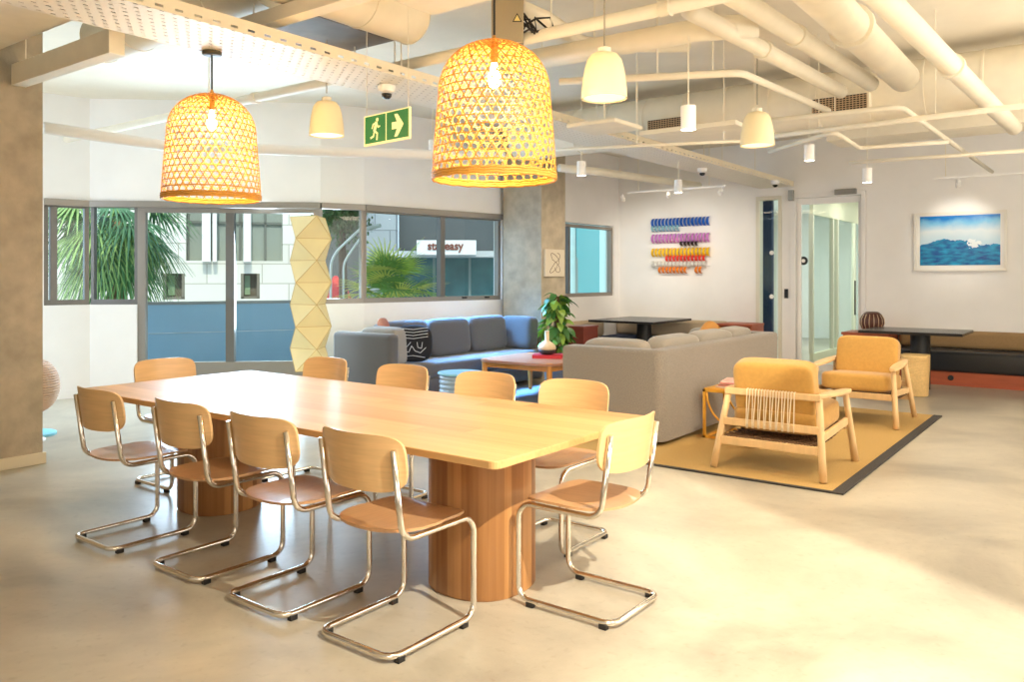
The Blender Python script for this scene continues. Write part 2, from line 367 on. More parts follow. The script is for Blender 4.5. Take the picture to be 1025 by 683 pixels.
# bulkhead above the bay and rear service bulkhead
# door in the back wall ------------------------------------------------
dr = empty('door_1', ((DX0 + DX1) / 2, WY, 0)); dr['kind'] = 'structure'
w = (DX1 - DX0) / 2
bm = bmesh.new(); box(bm, -w + 0.002, -w + 0.06, -0.03, 0.16, 0, 2.655); box(bm, w - 0.06, w - 0.002, -0.03, 0.16, 0, 2.655); box(bm, -w + 0.0602, w - 0.0602, -0.03, 0.16, 2.60, 2.655)
obj('door_frame', bm, M_white, dr)
obj('door_closer', B(w - 0.42, w - 0.12, -0.09, -0.03, 2.61, 2.69, bev=0.008), mat('brushed_steel', (150, 148, 142), 0.4, metal=0.7), dr)
obj('door_pivot', B(-w - 0.02, -w + 0.05, -0.10, -0.03, 2.56, 2.72), mat('steel_bracket', (170, 168, 160), 0.4, metal=0.6), dr)
obj('card_reader', B(-w - 0.10, -w - 0.05, -0.03, 0.0, 1.08, 1.22), M_blackm, dr)
# closed glass leaf
lf = bmesh.new()
box(lf, -w + 0.07, w - 0.07, 0.05, 0.09, 0.0, 0.10); box(lf, -w + 0.07, w - 0.07, 0.05, 0.09, 2.50, 2.59)
for x0, x1 in ((-w + 0.07, -w + 0.13), (w - 0.12, w - 0.07)): box(lf, x0, x1, 0.05, 0.09, 0.1002, 2.4998)
leaf = obj('door_leaf', lf, M_white, dr)
obj('door_glass', B(-w + 0.13, w - 0.12, 0.067, 0.073, 0.1, 2.5), M_glass, leaf)
v, f = lathe([(0.065, 0), (0.065, 0.004)], 24); o = obj('door_sticker', (v, f), M_blackm, leaf, loc=(-0.375, 0.064, 1.65)); o.rotation_euler = (pi / 2, 0, 0)
v, f = lathe([(0.028, 0), (0.028, 0.002)], 16); o2 = obj('sticker_mark', (v, f), M_white, leaf, loc=(-0.375, 0.0595, 1.65)); o2.rotation_euler = (pi / 2, 0, 0)
obj('door_handle', tube([(w - 0.16, 0.03, 0.85), (w - 0.16, 0.03, 1.35)], 0.011, 8), M_blackm, leaf, smooth='all')
# sidelight
sl = empty('window_7', ((SX0 + SX1) / 2, WY, 0)); sl['kind'] = 'structure'; w = (SX1 - SX0) / 2
bm = bmesh.new(); box(bm, -w + .002, -w + 0.05, -0.02, 0.16, 0, 2.655); box(bm, w - 0.05, w - .002, -0.02, 0.16, 0, 2.655); box(bm, -w + .0502, w - .0502, -0.02, 0.16, 2.60, 2.655); box(bm, -w + .0502, w - .0502, -0.02, 0.16, 0, 0.08)
obj('window_frame', bm, mat('sidelight_frame', (226, 222, 206), 0.5), sl)
obj('glass_pane', B(-w + .05, w - .05, 0.05, 0.056, 0.08, 2.60), M_glass, sl)
for z in (1.10, 1.78):
    v, f = lathe([(0.035, 0), (0.035, 0.004)], 16); o = obj('manifestation_dot', (v, f), M_white, sl, loc=(0.03, 0.044, z)); o.rotation_euler = (pi / 2, 0, 0)
# corridor beyond
struct('wall_corridor_end', B(-6.5, -1.0, 19.0, 19.15, 0, 2.9), M_white)
struct('wall_corridor_right', B(-2.75, -2.6, WY + 0.16, 19, 0, 2.9), M_white)
struct('wall_corridor_left', B(-6.6, -6.45, WY + 0.16, 19, 0, 2.9), mat('pale_green_wall', (236, 238, 230), 0.6))
struct('ceiling_corridor', B(-6.6, -2.6, WY + 0.16, 19.1, 2.9, 3.0), M_white)
struct('wall_meeting_room', B(-5.7, -4.56, 13.2, 13.3, 0, 2.85), mat('navy_wall', (24, 52, 88), 0.6))
gp = empty('window_8', (-4.10, 13.8, 0)); gp['kind'] = 'structure'
bm = bmesh.new(); box(bm, -0.03, 0.03, 0, 4.8, 0, 0.12); box(bm, -0.03, 0.03, 0, 4.8, 2.45, 2.9)
obj('partition_rail', bm, mat('cream_frame', (232, 228, 200), 0.5), gp)
for y in (0.0, 1.2, 1.5, 2.7, 3.4, 4.8): obj('partition_post', B(-0.035, 0.035, y - .03, y + .03, 0.12, 2.45), mat('cream_post', (232, 228, 208), 0.5), gp)
obj('glass_pane', B(-0.004, 0.004, 0, 4.8, 0.12, 2.45), glass_mat('green_glass', (0.94, 0.98, 0.96, 1)), gp)
corr_panel = obj('corridor_window', B(-6.44, -6.42, 15.0, 18.2, 0.9, 2.2), mat('lit_far_window', (190, 222, 228), 0.4, emit=(190, 226, 232), es=0.9)); tag(corr_panel, kind='structure'); corr_panel.name = 'window_9'
for y in (13.4, 15.2, 17.2):
    light('corridor_light', 'AREA', (-3.4, y, 2.86), 9, (1.0, 0.95, 0.86), size=0.5)
light('meeting_room_light', 'AREA', (-5.4, 15.6, 2.86), 60, (1.0, 0.98, 0.93), size=1.2)

# ================================================================== DINING TABLE
TX0, TX1, TY0, TY1 = -4.97, -1.79, 2.29, 3.49
tb = empty('dining_table', ((TX0 + TX1) / 2, (TY0 + TY1) / 2, 0))
tag(tb, 'long oak dining table with rectangular top on two thick round stave legs', 'table')
hx, hy = (TX1 - TX0) / 2, (TY1 - TY0) / 2
bm = bmesh.new(); box(bm, -hx, hx, -hy, hy, 0.711, 0.741)
es = [e for e in bm.edges if abs(e.verts[0].co.z - e.verts[1].co.z) > 0.01]; bmesh.ops.bevel(bm, geom=es, offset=0.035, segments=5, profile=0.5, affect='EDGES')
es = [e for e in bm.edges if abs(e.verts[0].co.z - e.verts[1].co.z) < 1e-5 and e.is_manifold and e.calc_face_angle(0) > 1]; bmesh.ops.bevel(bm, geom=es, offset=0.003, segments=2, profile=0.5, affect='EDGES')
obj('tabletop', bm, M_table, tb)
for lx in (-4.43, -2.35):
    V = []; F = []; n = 44; of = sellipse(0.235, 0.235, 2.35); prof = [(0.96, 0.0), (1.0, 0.012), (1.0, 0.711)]
    for q, z in prof:
        for k in range(n): x, y = of(2 * pi * k / n); V.append((x * q, y * q, z))
    for i in range(2):
        for k in range(n): F.append((i * n + k, i * n + (k + 1) % n, (i + 1) * n + (k + 1) % n, (i + 1) * n + k))
    F.append(tuple(range(n))[::-1]); F.append(tuple(range(2 * n, 3 * n)))
    obj('leg', (V, F), M_leg, tb, loc=(lx - (TX0 + TX1) / 2, 0.01, 0), smooth=True)

# ================================================================== CANTILEVER CHAIRS
def make_chair():
    root = empty('dining_chair'); r = 0.0125; hw = 0.198; z0 = 0.026
    half = [(hw, -0.223, 0.778), (hw, -0.175, 0.437), (hw, 0.235, 0.437), (hw, 0.235, z0), (hw, -0.235, z0)]
    pts = half + [(-x, y, z) for x, y, z in half[::-1]]
    rad = [0, 0.07, 0.07, 0.06, 0.055, 0.055, 0.06, 0.07, 0.07, 0]
    obj('tube_frame', tube(fillet(pts, rad, 7), r, 10), M_chrome, root, smooth='all')
    for x in (-1, 1):
        for y in (-0.19, 0.17):
            obj('foot_pad', B(x * hw - 0.013, x * hw + 0.013, y - 0.018, y + 0.018, 0, 0.022, bev=0.003), M_rubber, root)
    # curved plywood back
    nx, nz = 22, 12; V = []; F = []; bw, bh = 0.226, 0.110; th = 0.011
    def pt(u, w, off):
        p = 5.0; k = (abs(u) ** p + abs(w) ** p) ** (1 / p) if (u or w) else 1
        m = max(abs(u), abs(w)); s = m / k if k else 1; uu, ww = u * s, w * s
        if w < 0: uu *= 1 - 0.07 * ww * ww
        x = uu * bw; z = 0.722 + ww * bh; tilt = (z - 0.437) / 0.328
        yt = -0.175 - 0.047 * tilt + 0.0125
        return (x, yt + (x * x - hw * hw) * 1.35 + off + 0.001, z)
    for side in (0, 1):
        for j in range(nz + 1):
            for i in range(nx + 1): V.append(pt(-1 + 2 * i / nx, -1 + 2 * j / nz, side * th))
    N = (nx + 1) * (nz + 1)
    for j in range(nz):
        for i in range(nx):
            a = j * (nx + 1) + i; q = (a, a + 1, a + nx + 2, a + nx + 1); F.append(q); F.append(tuple(N + v for v in q[::-1]))
    ring = [i for i in range(nx)] + [nx + j * (nx + 1) for j in range(nz)] + [nz * (nx + 1) + i for i in range(nx, 0, -1)] + [j * (nx + 1) for j in range(nz, 0, -1)]
    for k in range(len(ring)):
        a, b = ring[k], ring[(k + 1) % len(ring)]; F.append((b, a, a + N, b + N))
    bk = obj('backrest', (V, F), M_ply, root, smooth=True)
    for x in (-1, 1):
        v, f = lathe([(0.005, 0), (0.005, 0.004), (0.003, 0.006)], 10)
        s = obj('screw', (v, f), M_blackm, bk, loc=(x * 0.19, -0.186, 0.655)); s.rotation_euler = (-pi / 2 , 0, 0)
    # seat
    def ol(a):
        c, s = cos(a), sin(a); p = 4.5 if s > 0 else 3.0; k = (abs(c) ** p + abs(s) ** p) ** (-1 / p)
        wx = 0.205 if s > 0 else 0.212
        return wx * c * k, 0.215 * s * k
    def hf(x, y):
        return 0.463 + 0.9 * x * x * 0.12 - 0.006 * cos(min(1, abs(x) / 0.2) * pi / 2) - 0.9 * max(0, y - 0.13) ** 2 * 1.5 + (0.006 if y < -0.1 else 0) * min(1, (-y - 0.1) / 0.1 if y < -0.1 else 0)
    V, F = pad(ol, hf, 0.011); V = [v + Vector((0, 0.015, 0)) for v in V]
    obj('seat', (V, F), M_seat, root, smooth=True)
    return root
ch0 = make_chair()
CH = [(-2.30, 2.305, 0.0, 'beech cantilever chair on the near side of the long table, closest to the camera'),
      (-2.91, 2.300, 0.0, 'beech cantilever chair on the near side of the table, second from the nearest chair'),
      (-3.545, 2.310, 0.0, 'beech cantilever chair on the near side, in front of the farther round table leg'),
      (-4.27, 2.280, 0.0, 'beech cantilever chair on the near side at the far left corner, beside the concrete column'),
      (-1.835, 3.00, pi / 2, 'beech cantilever chair alone at the right-hand head of the long table'),
      (-5.14, 3.06, -pi / 2, 'beech cantilever chair alone at the left-hand head of the table, back to the windows'),
      (-4.49, 3.585, pi, 'beech cantilever chair across the table directly in front of the folded paper lamp'),
      (-3.72, 3.575, pi, 'beech cantilever chair across the table in front of the arm of the blue-grey sofa'),
      (-3.03, 3.575, pi, 'beech cantilever chair across the table in front of the blue ribbed stool'),
      (-2.41, 3.585, pi, 'beech cantilever chair across the table in front of the warm grey sofa end')]
for i, (x, y, rz, lab) in enumerate(CH):
    o = ch0 if i == 0 else copy_tree(ch0)
    o.location = (x, y, 0); o.rotation_euler = (0, 0, rz); tag(o, lab, 'chair', 'cantilever chairs around the dining table')

# ================================================================== BASKET PENDANTS
M_bulb = mat('glowing_bulb', (255, 236, 190), 0.3, emit=(255, 226, 165), es=25)
def basket_profile(t):   # t 0 bottom .. 1 crown, returns r, z above rim
    z = t * 0.66
    if z < 0.40: r = 0.300 - 0.030 * (z / 0.40) ** 1.3
    else:
        q = (z - 0.40) / 0.26; r = 0.270 * sqrt(max(0.0, 1 - q ** 2.3)) 
    return r, z
# arc-length table for even spacing
prof = [basket_profile(i / 400) for i in range(401)]; acc = [0]
for i in range(400): acc.append(acc[-1] + sqrt((prof[i + 1][0] - prof[i][0]) ** 2 + (prof[i + 1][1] - prof[i][1]) ** 2))
TOT = acc[-1]
def at_s(s):
    s = max(0, min(TOT, s)); lo = 0; hi = 400
    while hi - lo > 1:
        m = (lo + hi) // 2
        if acc[m] <= s: lo = m
        else: hi = m
    q = (s - acc[lo]) / max(1e-9, acc[hi] - acc[lo]); return (prof[lo][0] * (1 - q) + prof[hi][0] * q, prof[lo][1] * (1 - q) + prof[hi][1] * q)
def ribbon(path, w, th, V, F):
    """flat strip following path of (point, outward normal)"""
    b = len(V); N = len(path)
    for i, (p, nr) in enumerate(path):
        t = (path[min(i + 1, N - 1)][0] - path[max(i - 1, 0)][0]).normalized(); s = t.cross(nr).normalized() * (w / 2); nn = nr * th
        V += [p - s, p + s, p + s + nn, p - s + nn]
    for i in range(N - 1):
        for k in range(4): F.append((b + 4 * i + k, b + 4 * i + (k + 1) % 4, b + 4 * i + 4 + (k + 1) % 4, b + 4 * i + 4 + k))
def spoint(s, a, off=0):
    r, z = at_s(s); r2, z2 = at_s(s + 0.004); r1, z1 = at_s(s - 0.004)
    dr, dz = r2 - r1, z2 - z1; l = sqrt(dr * dr + dz * dz) or 1; nr, nz = dz / l, -dr / l
    return Vector(((r + off * nr) * cos(a), (r + off * nr) * sin(a), z + off * nz)), Vector((nr * cos(a), nr * sin(a), nz))
def make_pendant():
    root = empty('pendant_lamp'); top = 0.9295
    V = []; F = []; NB = 38
    for sgn, off in ((1, 0.0), (-1, 0.0022)):
        for k in range(NB):
            path = []; a0 = 2 * pi * k / NB; s = 0.0; ang = a0
            for i in range(58):
                s = TOT * 0.975 * i / 57; r, z = at_s(s); path.append(spoint(s, ang, off))
                ang += sgn * min(0.22, (TOT * 0.975 / 57) / 1.65 / max(r, 0.045))
            ribbon(path, 0.0056, 0.0014, V, F)
    s = 0.062; k = 0
    while s < TOT * 0.93:
        path = [spoint(s, 2 * pi * i / 72, 0.0012) for i in range(73)]; ribbon(path, 0.0052, 0.0014, V, F); s += 0.0395
    sh = obj('woven_shade', (V, F), M_bamboo, root)
    V = []; F = []
    for zz, rr, r2 in ((0.0, 0.300, 0.008), (0.012, 0.302, 0.007), (0.024, 0.302, 0.006), (0.060, 0.2985, 0.004)):
        tube([(rr * cos(2 * pi * i / 60) , rr * sin(2 * pi * i / 60), zz + 0.002 * sin(i * 2.1)) for i in range(60)], r2, 6, True, V, F)
    obj('shade_rim', (V, F), M_bamboo, sh, smooth='all')
    v, f = tube([(0, 0, 0.66), (0, 0, top)], 0.006, 8); obj('cord', (v, f), M_blackm, root)
    v, f = lathe([(0.018, 0), (0.018, 0.10), (0.006, 0.13)], 14, (0, 0, 0.56)); obj('lamp_holder', (v, f), mat('amber_holder', (196, 140, 60), 0.4), root, smooth=True)
    v, f = lathe([(0.006, -0.055), (0.022, -0.045), (0.032, -0.02), (0.030, 0.01), (0.016, 0.05), (0.014, 0.07)], 18, (0, 0, 0.49)); b = obj('bulb', (v, f), M_bulb, root, smooth='all')
    v, f = lathe([(0.055, 0), (0.06, 0.004), (0.06, 0.02), (0.058, 0.024)], 24, (0, 0, top - 0.024)); cpy = obj('canopy', (v, f), mat('dark_bronze_canopy', (92, 86, 66), 0.5), root, smooth=True)
    return root
pd0 = make_pendant(); pd0.location = (-4.40, 2.825, 1.880); pd0.scale = (0.945, 0.945, 0.965)
tag(pd0, 'woven bamboo dome pendant lamp at the left, hanging under the cable tray', 'pendant lamp', 'woven bamboo pendants over the table')
pd1 = copy_tree(pd0); pd1.location = (-2.436, 3.10, 1.885); pd1.rotation_euler = (0, 0, 0.3); pd1.scale = (1.0, 1.0, 1.02)
tag(pd1, 'woven bamboo dome pendant lamp near the centre, over the nearer table end', 'pendant lamp', 'woven bamboo pendants over the table')
for c in pd1.children:                      # second lamp hangs from the slab on a longer cord
    if c.name.startswith('cord'):
        v, f = tube([(0, 0, 0.66), (0, 0, (CEIL - 1.885 - 0.001) / 1.02)], 0.006, 8); me = bpy.data.meshes.new('cord'); me.from_pydata([tuple(q) for q in v], [], f); me.materials.append(M_blackm); c.data = me
    if c.name.startswith('canopy'): c.location = (0, 0, (CEIL - 1.885 - 0.001) / 1.02 - 0.9295 + 0.9055)
for p in (pd0, pd1):
    light('pendant_bulb_light', 'POINT', (p.location[0], p.location[1], p.location[2] + 0.40), 27, (1.0, 0.74, 0.40), shadow_soft_size=0.035)

# ================================================================== SOFAS
def sofa_part(name, x0, x1, y0, y1, z0, z1, m, parent, bev=0.05): 
    return obj(name, B(x0, x1, y0, y1, z0, z1, bev=bev, seg=5), m, parent, smooth='all')
M_armc = mat('mid_grey_wool', (150, 146, 140), 0.95, noise=0.12, nscale=130, bump=0.2, bscale=300)
# blue-grey sofa along the windows
sb = empty('sofa', (-6.58, 7.55, 0)); tag(sb, 'blue-grey three-sided sofa with loose back cushions under the long window', 'sofa')
ox, oy = -6.58, 7.55
def sp(name, x0, x1, y0, y1, z0, z1, m=M_sofaB, bev=0.05): return sofa_part(name, x0 - ox, x1 - ox, y0 - oy, y1 - oy, z0, z1, m, sb, bev)
sp('arm', -7.02, -6.11, 6.00, 6.16, 0.05, 0.80); sp('arm', -6.97, -6.36, 8.92, 9.06, 0.05, 0.80)
sp('back', -6.97, -6.82, 6.165, 8.915, 0.05, 0.78)
sp('base', -6.815, -6.17, 6.165, 8.915, 0.05, 0.26, bev=0.03); sp('seat_cushion', -6.815, -6.15, 6.17, 8.91, 0.265, 0.44, bev=0.06)
def cush(d, loc, m, parent, rx=0, ry=0, rz=0, p=5, name='back_cushion', off=(0, 0, 0)):
    return obj(name, xf(cushion(d, p), tuple(a - b for a, b in zip(loc, off)), rx, ry, rz), m, parent, smooth='all')
for y in (6.75, 7.52, 8.28): cush((0.24, 0.76, 0.46), (-6.68, y, 0.665), M_sofaB, sb, ry=radians(-7), p=6, off=(ox, oy, 0))
cush((0.56, 0.20, 0.42), (-6.48, 6.28, 0.645), M_armc, sb, rx=radians(5), p=6, off=(ox, oy, 0))
cush((0.52, 0.22, 0.44), (-6.48, 8.79, 0.66), M_sofaB, sb, rx=radians(-5), p=6, off=(ox, oy, 0))
M_pat = mat('black_cushion_fabric', (26, 26, 30), 0.9)
def pattern_cushion():
    root = empty('patterned_cushion', (-6.36, 6.62, 0.44)); root.rotation_euler = (0, 0, radians(42))
    tag(root, 'black cushion with white line drawing leaning on the blue-grey sofa', 'cushion')
    obj('cushion_cover', xf(cushion((0.42, 0.15, 0.42), 3.2), (0, 0.02, 0.215), rx=radians(-14)), M_pat, root, smooth='all')
    V = []; F = []
    R = Matrix.Translation((0, 0.02, 0.215)) @ Matrix.Rotation(radians(-14), 4, 'X')
    def surf(x, z):
        p = 3.2; q = max(0.0, 1 - abs(x / 0.21) ** p - abs(z / 0.21) ** p) ** (1 / p); return R @ Vector((x, -0.075 * q - 0.001, z))
    def line(pts):
        out = []
        for (a, b) in zip(pts, pts[1:]):
            for k in range(6): t = k / 6; out.append(surf(a[0] * (1 - t) + b[0] * t, a[1] * (1 - t) + b[1] * t))
        out.append(surf(*pts[-1])); tube(out, 0.0035, 5, False, V, F)
    for k in range(4): line([(-0.15, 0.16 - 0.035 * k), (0.0, 0.145 - 0.035 * k), (0.16, 0.17 - 0.035 * k)])
    line([(-0.15, -0.02), (-0.12, -0.10), (-0.05, -0.11), (-0.02, -0.04), (0.02, -0.10), (0.08, -0.12), (0.14, -0.06)])
    line([(0.04, 0.0), (0.05, -0.06), (0.09, -0.07), (0.10, 0.0)]); line([(-0.08, 0.0), (-0.08, -0.06), (-0.03, 0.0)]); line([(-0.14, -0.16), (0.0, -0.15), (0.13, -0.17)])
    obj('white_stitching', (V, F), mat('white_thread', (226, 226, 226), 0.9), root, smooth='all')
pattern_cushion()
tag(cush((0.36, 0.13, 0.36), (-6.66, 6.44, 0.74), mat('rust_fabric', (150, 84, 46), 0.9), None, rz=radians(-30), ry=radians(30), p=3.2, name='rust_cushion'), 'rust-brown cushion peeking above the left end of the blue-grey sofa', 'cushion')
# warm grey sofa with its back to the armchairs
sg = empty('sofa', (-3.4, 7.4, 0.0128)); tag(sg, 'warm grey fabric sofa seen from behind, between the dining table and the armchairs', 'sofa')
ox, oy = -3.4, 7.4
def sp2(name, x0, x1, y0, y1, z0, z1, m=M_sofaG, bev=0.05): return sofa_part(name, x0 - ox, x1 - ox, y0 - oy, y1 - oy, z0, z1, m, sg, bev)
bm = bmesh.new(); L_pts = [(-3.94, 6.0), (-2.97, 6.0), (-2.97, 8.85), (-3.94, 8.85), (-3.94, 8.70), (-3.15, 8.70), (-3.15, 6.18), (-3.94, 6.18)]
vb = [bm.verts.new((x - ox, y - oy, 0.04)) for x, y in L_pts]; vt = [bm.verts.new((x - ox, y - oy, 0.79)) for x, y in L_pts]
bm.faces.new(vb[::-1]); bm.faces.new(vt)
for i in range(8): bm.faces.new((vb[i], vb[(i + 1) % 8], vt[(i + 1) % 8], vt[i]))
ev = [e for e in bm.edges if abs(e.verts[0].co.z - e.verts[1].co.z) > 0.1 and e.verts[0].co.x > 0.3 and abs(e.verts[0].co.y) > 1.3]
bmesh.ops.bevel(bm, geom=ev, offset=0.09, segments=6, profile=0.5, affect='EDGES')
et = [e for e in bm.edges if e.verts[0].co.z > 0.78 and e.verts[1].co.z > 0.78 and e.is_manifold and e.calc_face_angle(0) > 0.9]
bmesh.ops.bevel(bm, geom=et, offset=0.03, segments=4, profile=0.5, affect='EDGES')
obj('frame', bm, M_sofaG, sg, smooth=True)
sp2('base', -3.93, -3.165, 6.185, 8.695, 0.05, 0.26, bev=0.02); sp2('seat_cushion', -3.96, -3.17, 6.19, 8.69, 0.265, 0.44, bev=0.05)
for y in (6.84, 7.66, 8.30): cush((0.22, 0.80 if y < 8 else 0.56, 0.46), (-3.29, y, 0.63), M_sofaC, sg, ry=radians(7), p=6, off=(ox, oy, 0))
cush((0.62, 0.20, 0.42), (-3.56, 6.31, 0.635), M_sofaC, sg, rx=radians(6), p=6, off=(ox, oy, 0))
cush((0.60, 0.20, 0.40), (-3.60, 8.59, 0.62), M_sofaC, sg, rx=radians(-5), p=6, off=(ox, oy, 0))
for x in (-3.85, -3.15):
    for y in (6.15, 8.70): obj('foot', B(x - ox - .03, x - ox + .03, y - oy - .03, y - oy + .03, 0, 0.052), M_blackm, sg)
tag(cush((0.30, 0.10, 0.30), (-3.50, 8.22, 0.765), mat('tan_cotton', (196, 138, 70), 0.9, bump=0.2, bscale=9), None, rz=radians(60), ry=radians(38), p=3, name='tan_cushion'), 'tan cushion resting on the back cushions of the warm grey sofa', 'cushion')

# ================================================================== COFFEE TABLE, BOOK, VASE, STOOL, RUGS, PLANT
ct = empty('coffee_table', (-5.40, 7.72, 0.0105)); tag(ct, 'low square wooden coffee table with orange legs between the two sofas', 'coffee table')
obj('tabletop', pad(sellipse(0.54, 0.54, 6), lambda x, y: 0.45, 0.028, 4, 64), mat('walnut_top', (176, 118, 84), 0.35, noise=0.1, nscale=3, stretch=(1, 12, 1)), ct, smooth=True)
for x in (-0.45, 0.45):
    for y in (-0.45, 0.45):
        obj('leg', lathe([(0.022, 0), (0.032, 0.30), (0.034, 0.452)], 16, (x, y, 0)), M_orange, ct, smooth=True)
bm = bmesh.new()
for s in (-1, 1): box(bm, -0.43, 0.43, s * 0.45 - 0.012, s * 0.45 + 0.012, 0.36, 0.421); box(bm, s * 0.45 - 0.012, s * 0.45 + 0.012, -0.43, 0.43, 0.36, 0.421)
obj('apron', bm, M_orange, ct)
bk_ = empty('book', (-5.33, 7.80, 0.4615)); tag(bk_, 'red book lying flat on the coffee table under the vase', 'book'); bk_.rotation_euler = (0, 0, 0.5)
M_red = mat('red_cover', (196, 34, 52), 0.5)
bm = bmesh.new(); box(bm, -0.17, 0.17, -0.12, 0.12, 0, 0.004); box(bm, -0.17, 0.17, -0.12, 0.12, 0.036, 0.040); box(bm, -0.172, -0.166, -0.12, 0.12, 0, 0.04); obj('cover', bm, M_red, bk_)
obj('page_block', B(-0.166, 0.166, -0.116, 0.116, 0.004, 0.036), mat('book_paper_red_edge', (200, 60, 70), 0.8), bk_)
vz = empty('vase', (-5.33, 7.78, 0.502)); tag(vz, 'cream bottle vase with a dark band standing on the red book', 'vase')
obj('body', lathe([(0.06, 0), (0.092, 0.02), (0.105, 0.06)], 28), mat('dark_clay_band', (52, 40, 38), 0.5), vz, smooth='all')
obj('neck', lathe([(0.105, 0.0601), (0.100, 0.10), (0.06, 0.14), (0.026, 0.16), (0.024, 0.26), (0.030, 0.275)], 28), mat('cream_glaze', (226, 204, 168), 0.4), vz, smooth='all')
st = empty('ribbed_stool', (-5.27, 6.16, 0)); tag(st, 'round light blue stool with ribbed sides beside the coffee table', 'stool')
M_sky = mat('pale_blue_enamel', (132, 190, 214), 0.35)
prof_ = []
for k in range(9): z = 0.02 + k * 0.046; prof_ += [(0.205, z), (0.215, z + 0.012), (0.215, z + 0.028), (0.205, z + 0.04)]
obj('ribbed_drum', lathe(prof_, 40), mat('silver_blue_ribs', (150, 170, 186), 0.35, metal=0.3), st, smooth=True)
obj('stool_top', lathe([(0.22, 0.434), (0.23, 0.438), (0.23, 0.450), (0.225, 0.455)], 40), M_sky, st, smooth=True)
obj('stool_foot', lathe([(0.19, 0), (0.205, 0.0195)], 32), M_blackm, st)
M_rugb = mat('grey_blue_rug_weave', (136, 150, 170), 0.95, noise=0.25, nscale=3, stretch=(1, 14, 1), bump=0.3, bscale=120)
tag(obj('lounge_rug', B(-6.1, -3.98, 6.4, 8.55, 0.001, 0.010), M_rugb), 'grey-blue woven rug under the coffee table between the sofas', 'rug')
rg = empty('area_rug', (-2.6, 7.25, 0)); tag(rg, 'mustard yellow woven rug with charcoal border under the two armchairs', 'rug')
def rugm(name, c):
    return mat(name, c, 0.95, noise=0.12, nscale=120, bump=0.5, bscale=250)
X0, X1, Y0, Y1 = -3.98, -1.415, 5.435, 9.09
obj('rug_field', B(X0 + 2.6, X1 + 2.6 - 0.075, Y0 - 7.25 + 0.03, Y1 - 7.25, 0.001, 0.010), rugm('mustard_sisal', (190, 154, 90)), rg)
bm = bmesh.new(); box(bm, X1 + 2.6 - 0.075, X1 + 2.6, Y0 - 7.25, Y1 - 7.25, 0.001, 0.0125); box(bm, X0 + 2.6, X1 + 2.6 - .075, Y0 - 7.25, Y0 - 7.25 + 0.03, 0.001, 0.0125)
obj('rug_border', bm, rugm('charcoal_binding', (66, 62, 58)), rg)
def leaf_mesh(V, F, M, l, w, droop=0.3, fold=0.25):
    b = len(V); n = 4
    for i in range(n + 1):
        t = i / n; ww = w * sin(pi * min(1, 0.12 + t * 0.88)) ** 0.8 * (1 - 0.25 * t) if t < 1 else 0.0
        z = -droop * l * t * t
        V += [M @ Vector((-ww, t * l, z + fold * ww)), M @ Vector((0, t * l, z)), M @ Vector((ww, t * l, z + fold * ww))]
    for i in range(n):
        for k in (0, 1): F.append((b + 3 * i + k, b + 3 * i + k + 1, b + 3 * i + k + 4, b + 3 * i + k + 3))
pc = Dp(557, 300, 10.5)
pl = empty('potted_pothos', (pc.x, pc.y, 0)); tag(pl, 'tall green pothos climbing a pole in a pot beside the far concrete column', 'plant')
obj('pot', lathe([(0.14, 0), (0.17, 0.25), (0.175, 0.28), (0.16, 0.28), (0.155, 0.24)], 24, capt=True), mat('grey_pot', (120, 116, 110), 0.7), pl, smooth=True)
obj('moss_pole', tube([(0, 0, 0.24), (0, 0, 1.15)], 0.035, 10), mat('moss_brown', (90, 70, 44), 0.95), pl)
for q in range(2):
    V = []; F = []
    for k in range(95):
        z = 0.30 + random.random() * 0.90; a = random.random() * 2 * pi; rr = random.uniform(0.05, 0.15) * (1 - 0.3 * (z > 1.1))
        Mx = Matrix.Translation((rr * cos(a), rr * sin(a), z)) @ Matrix.Rotation(a - pi / 2, 4, 'Z') @ Matrix.Rotation(radians(random.uniform(-55, 10)), 4, 'X') @ Matrix.Rotation(radians(random.uniform(-30, 30)), 4, 'Y')
        leaf_mesh(V, F, Mx, random.uniform(0.12, 0.18), random.uniform(0.045, 0.065), 0.35)
    o = obj('foliage', (V, F), mat('pothos_leaf_%s' % ('dark' if q else 'bright'), ((60, 110, 44) if q else (136, 170, 66)), 0.4), pl, smooth='all')
    if q == 0: o['label'] = 'lighter yellow-green leaves'

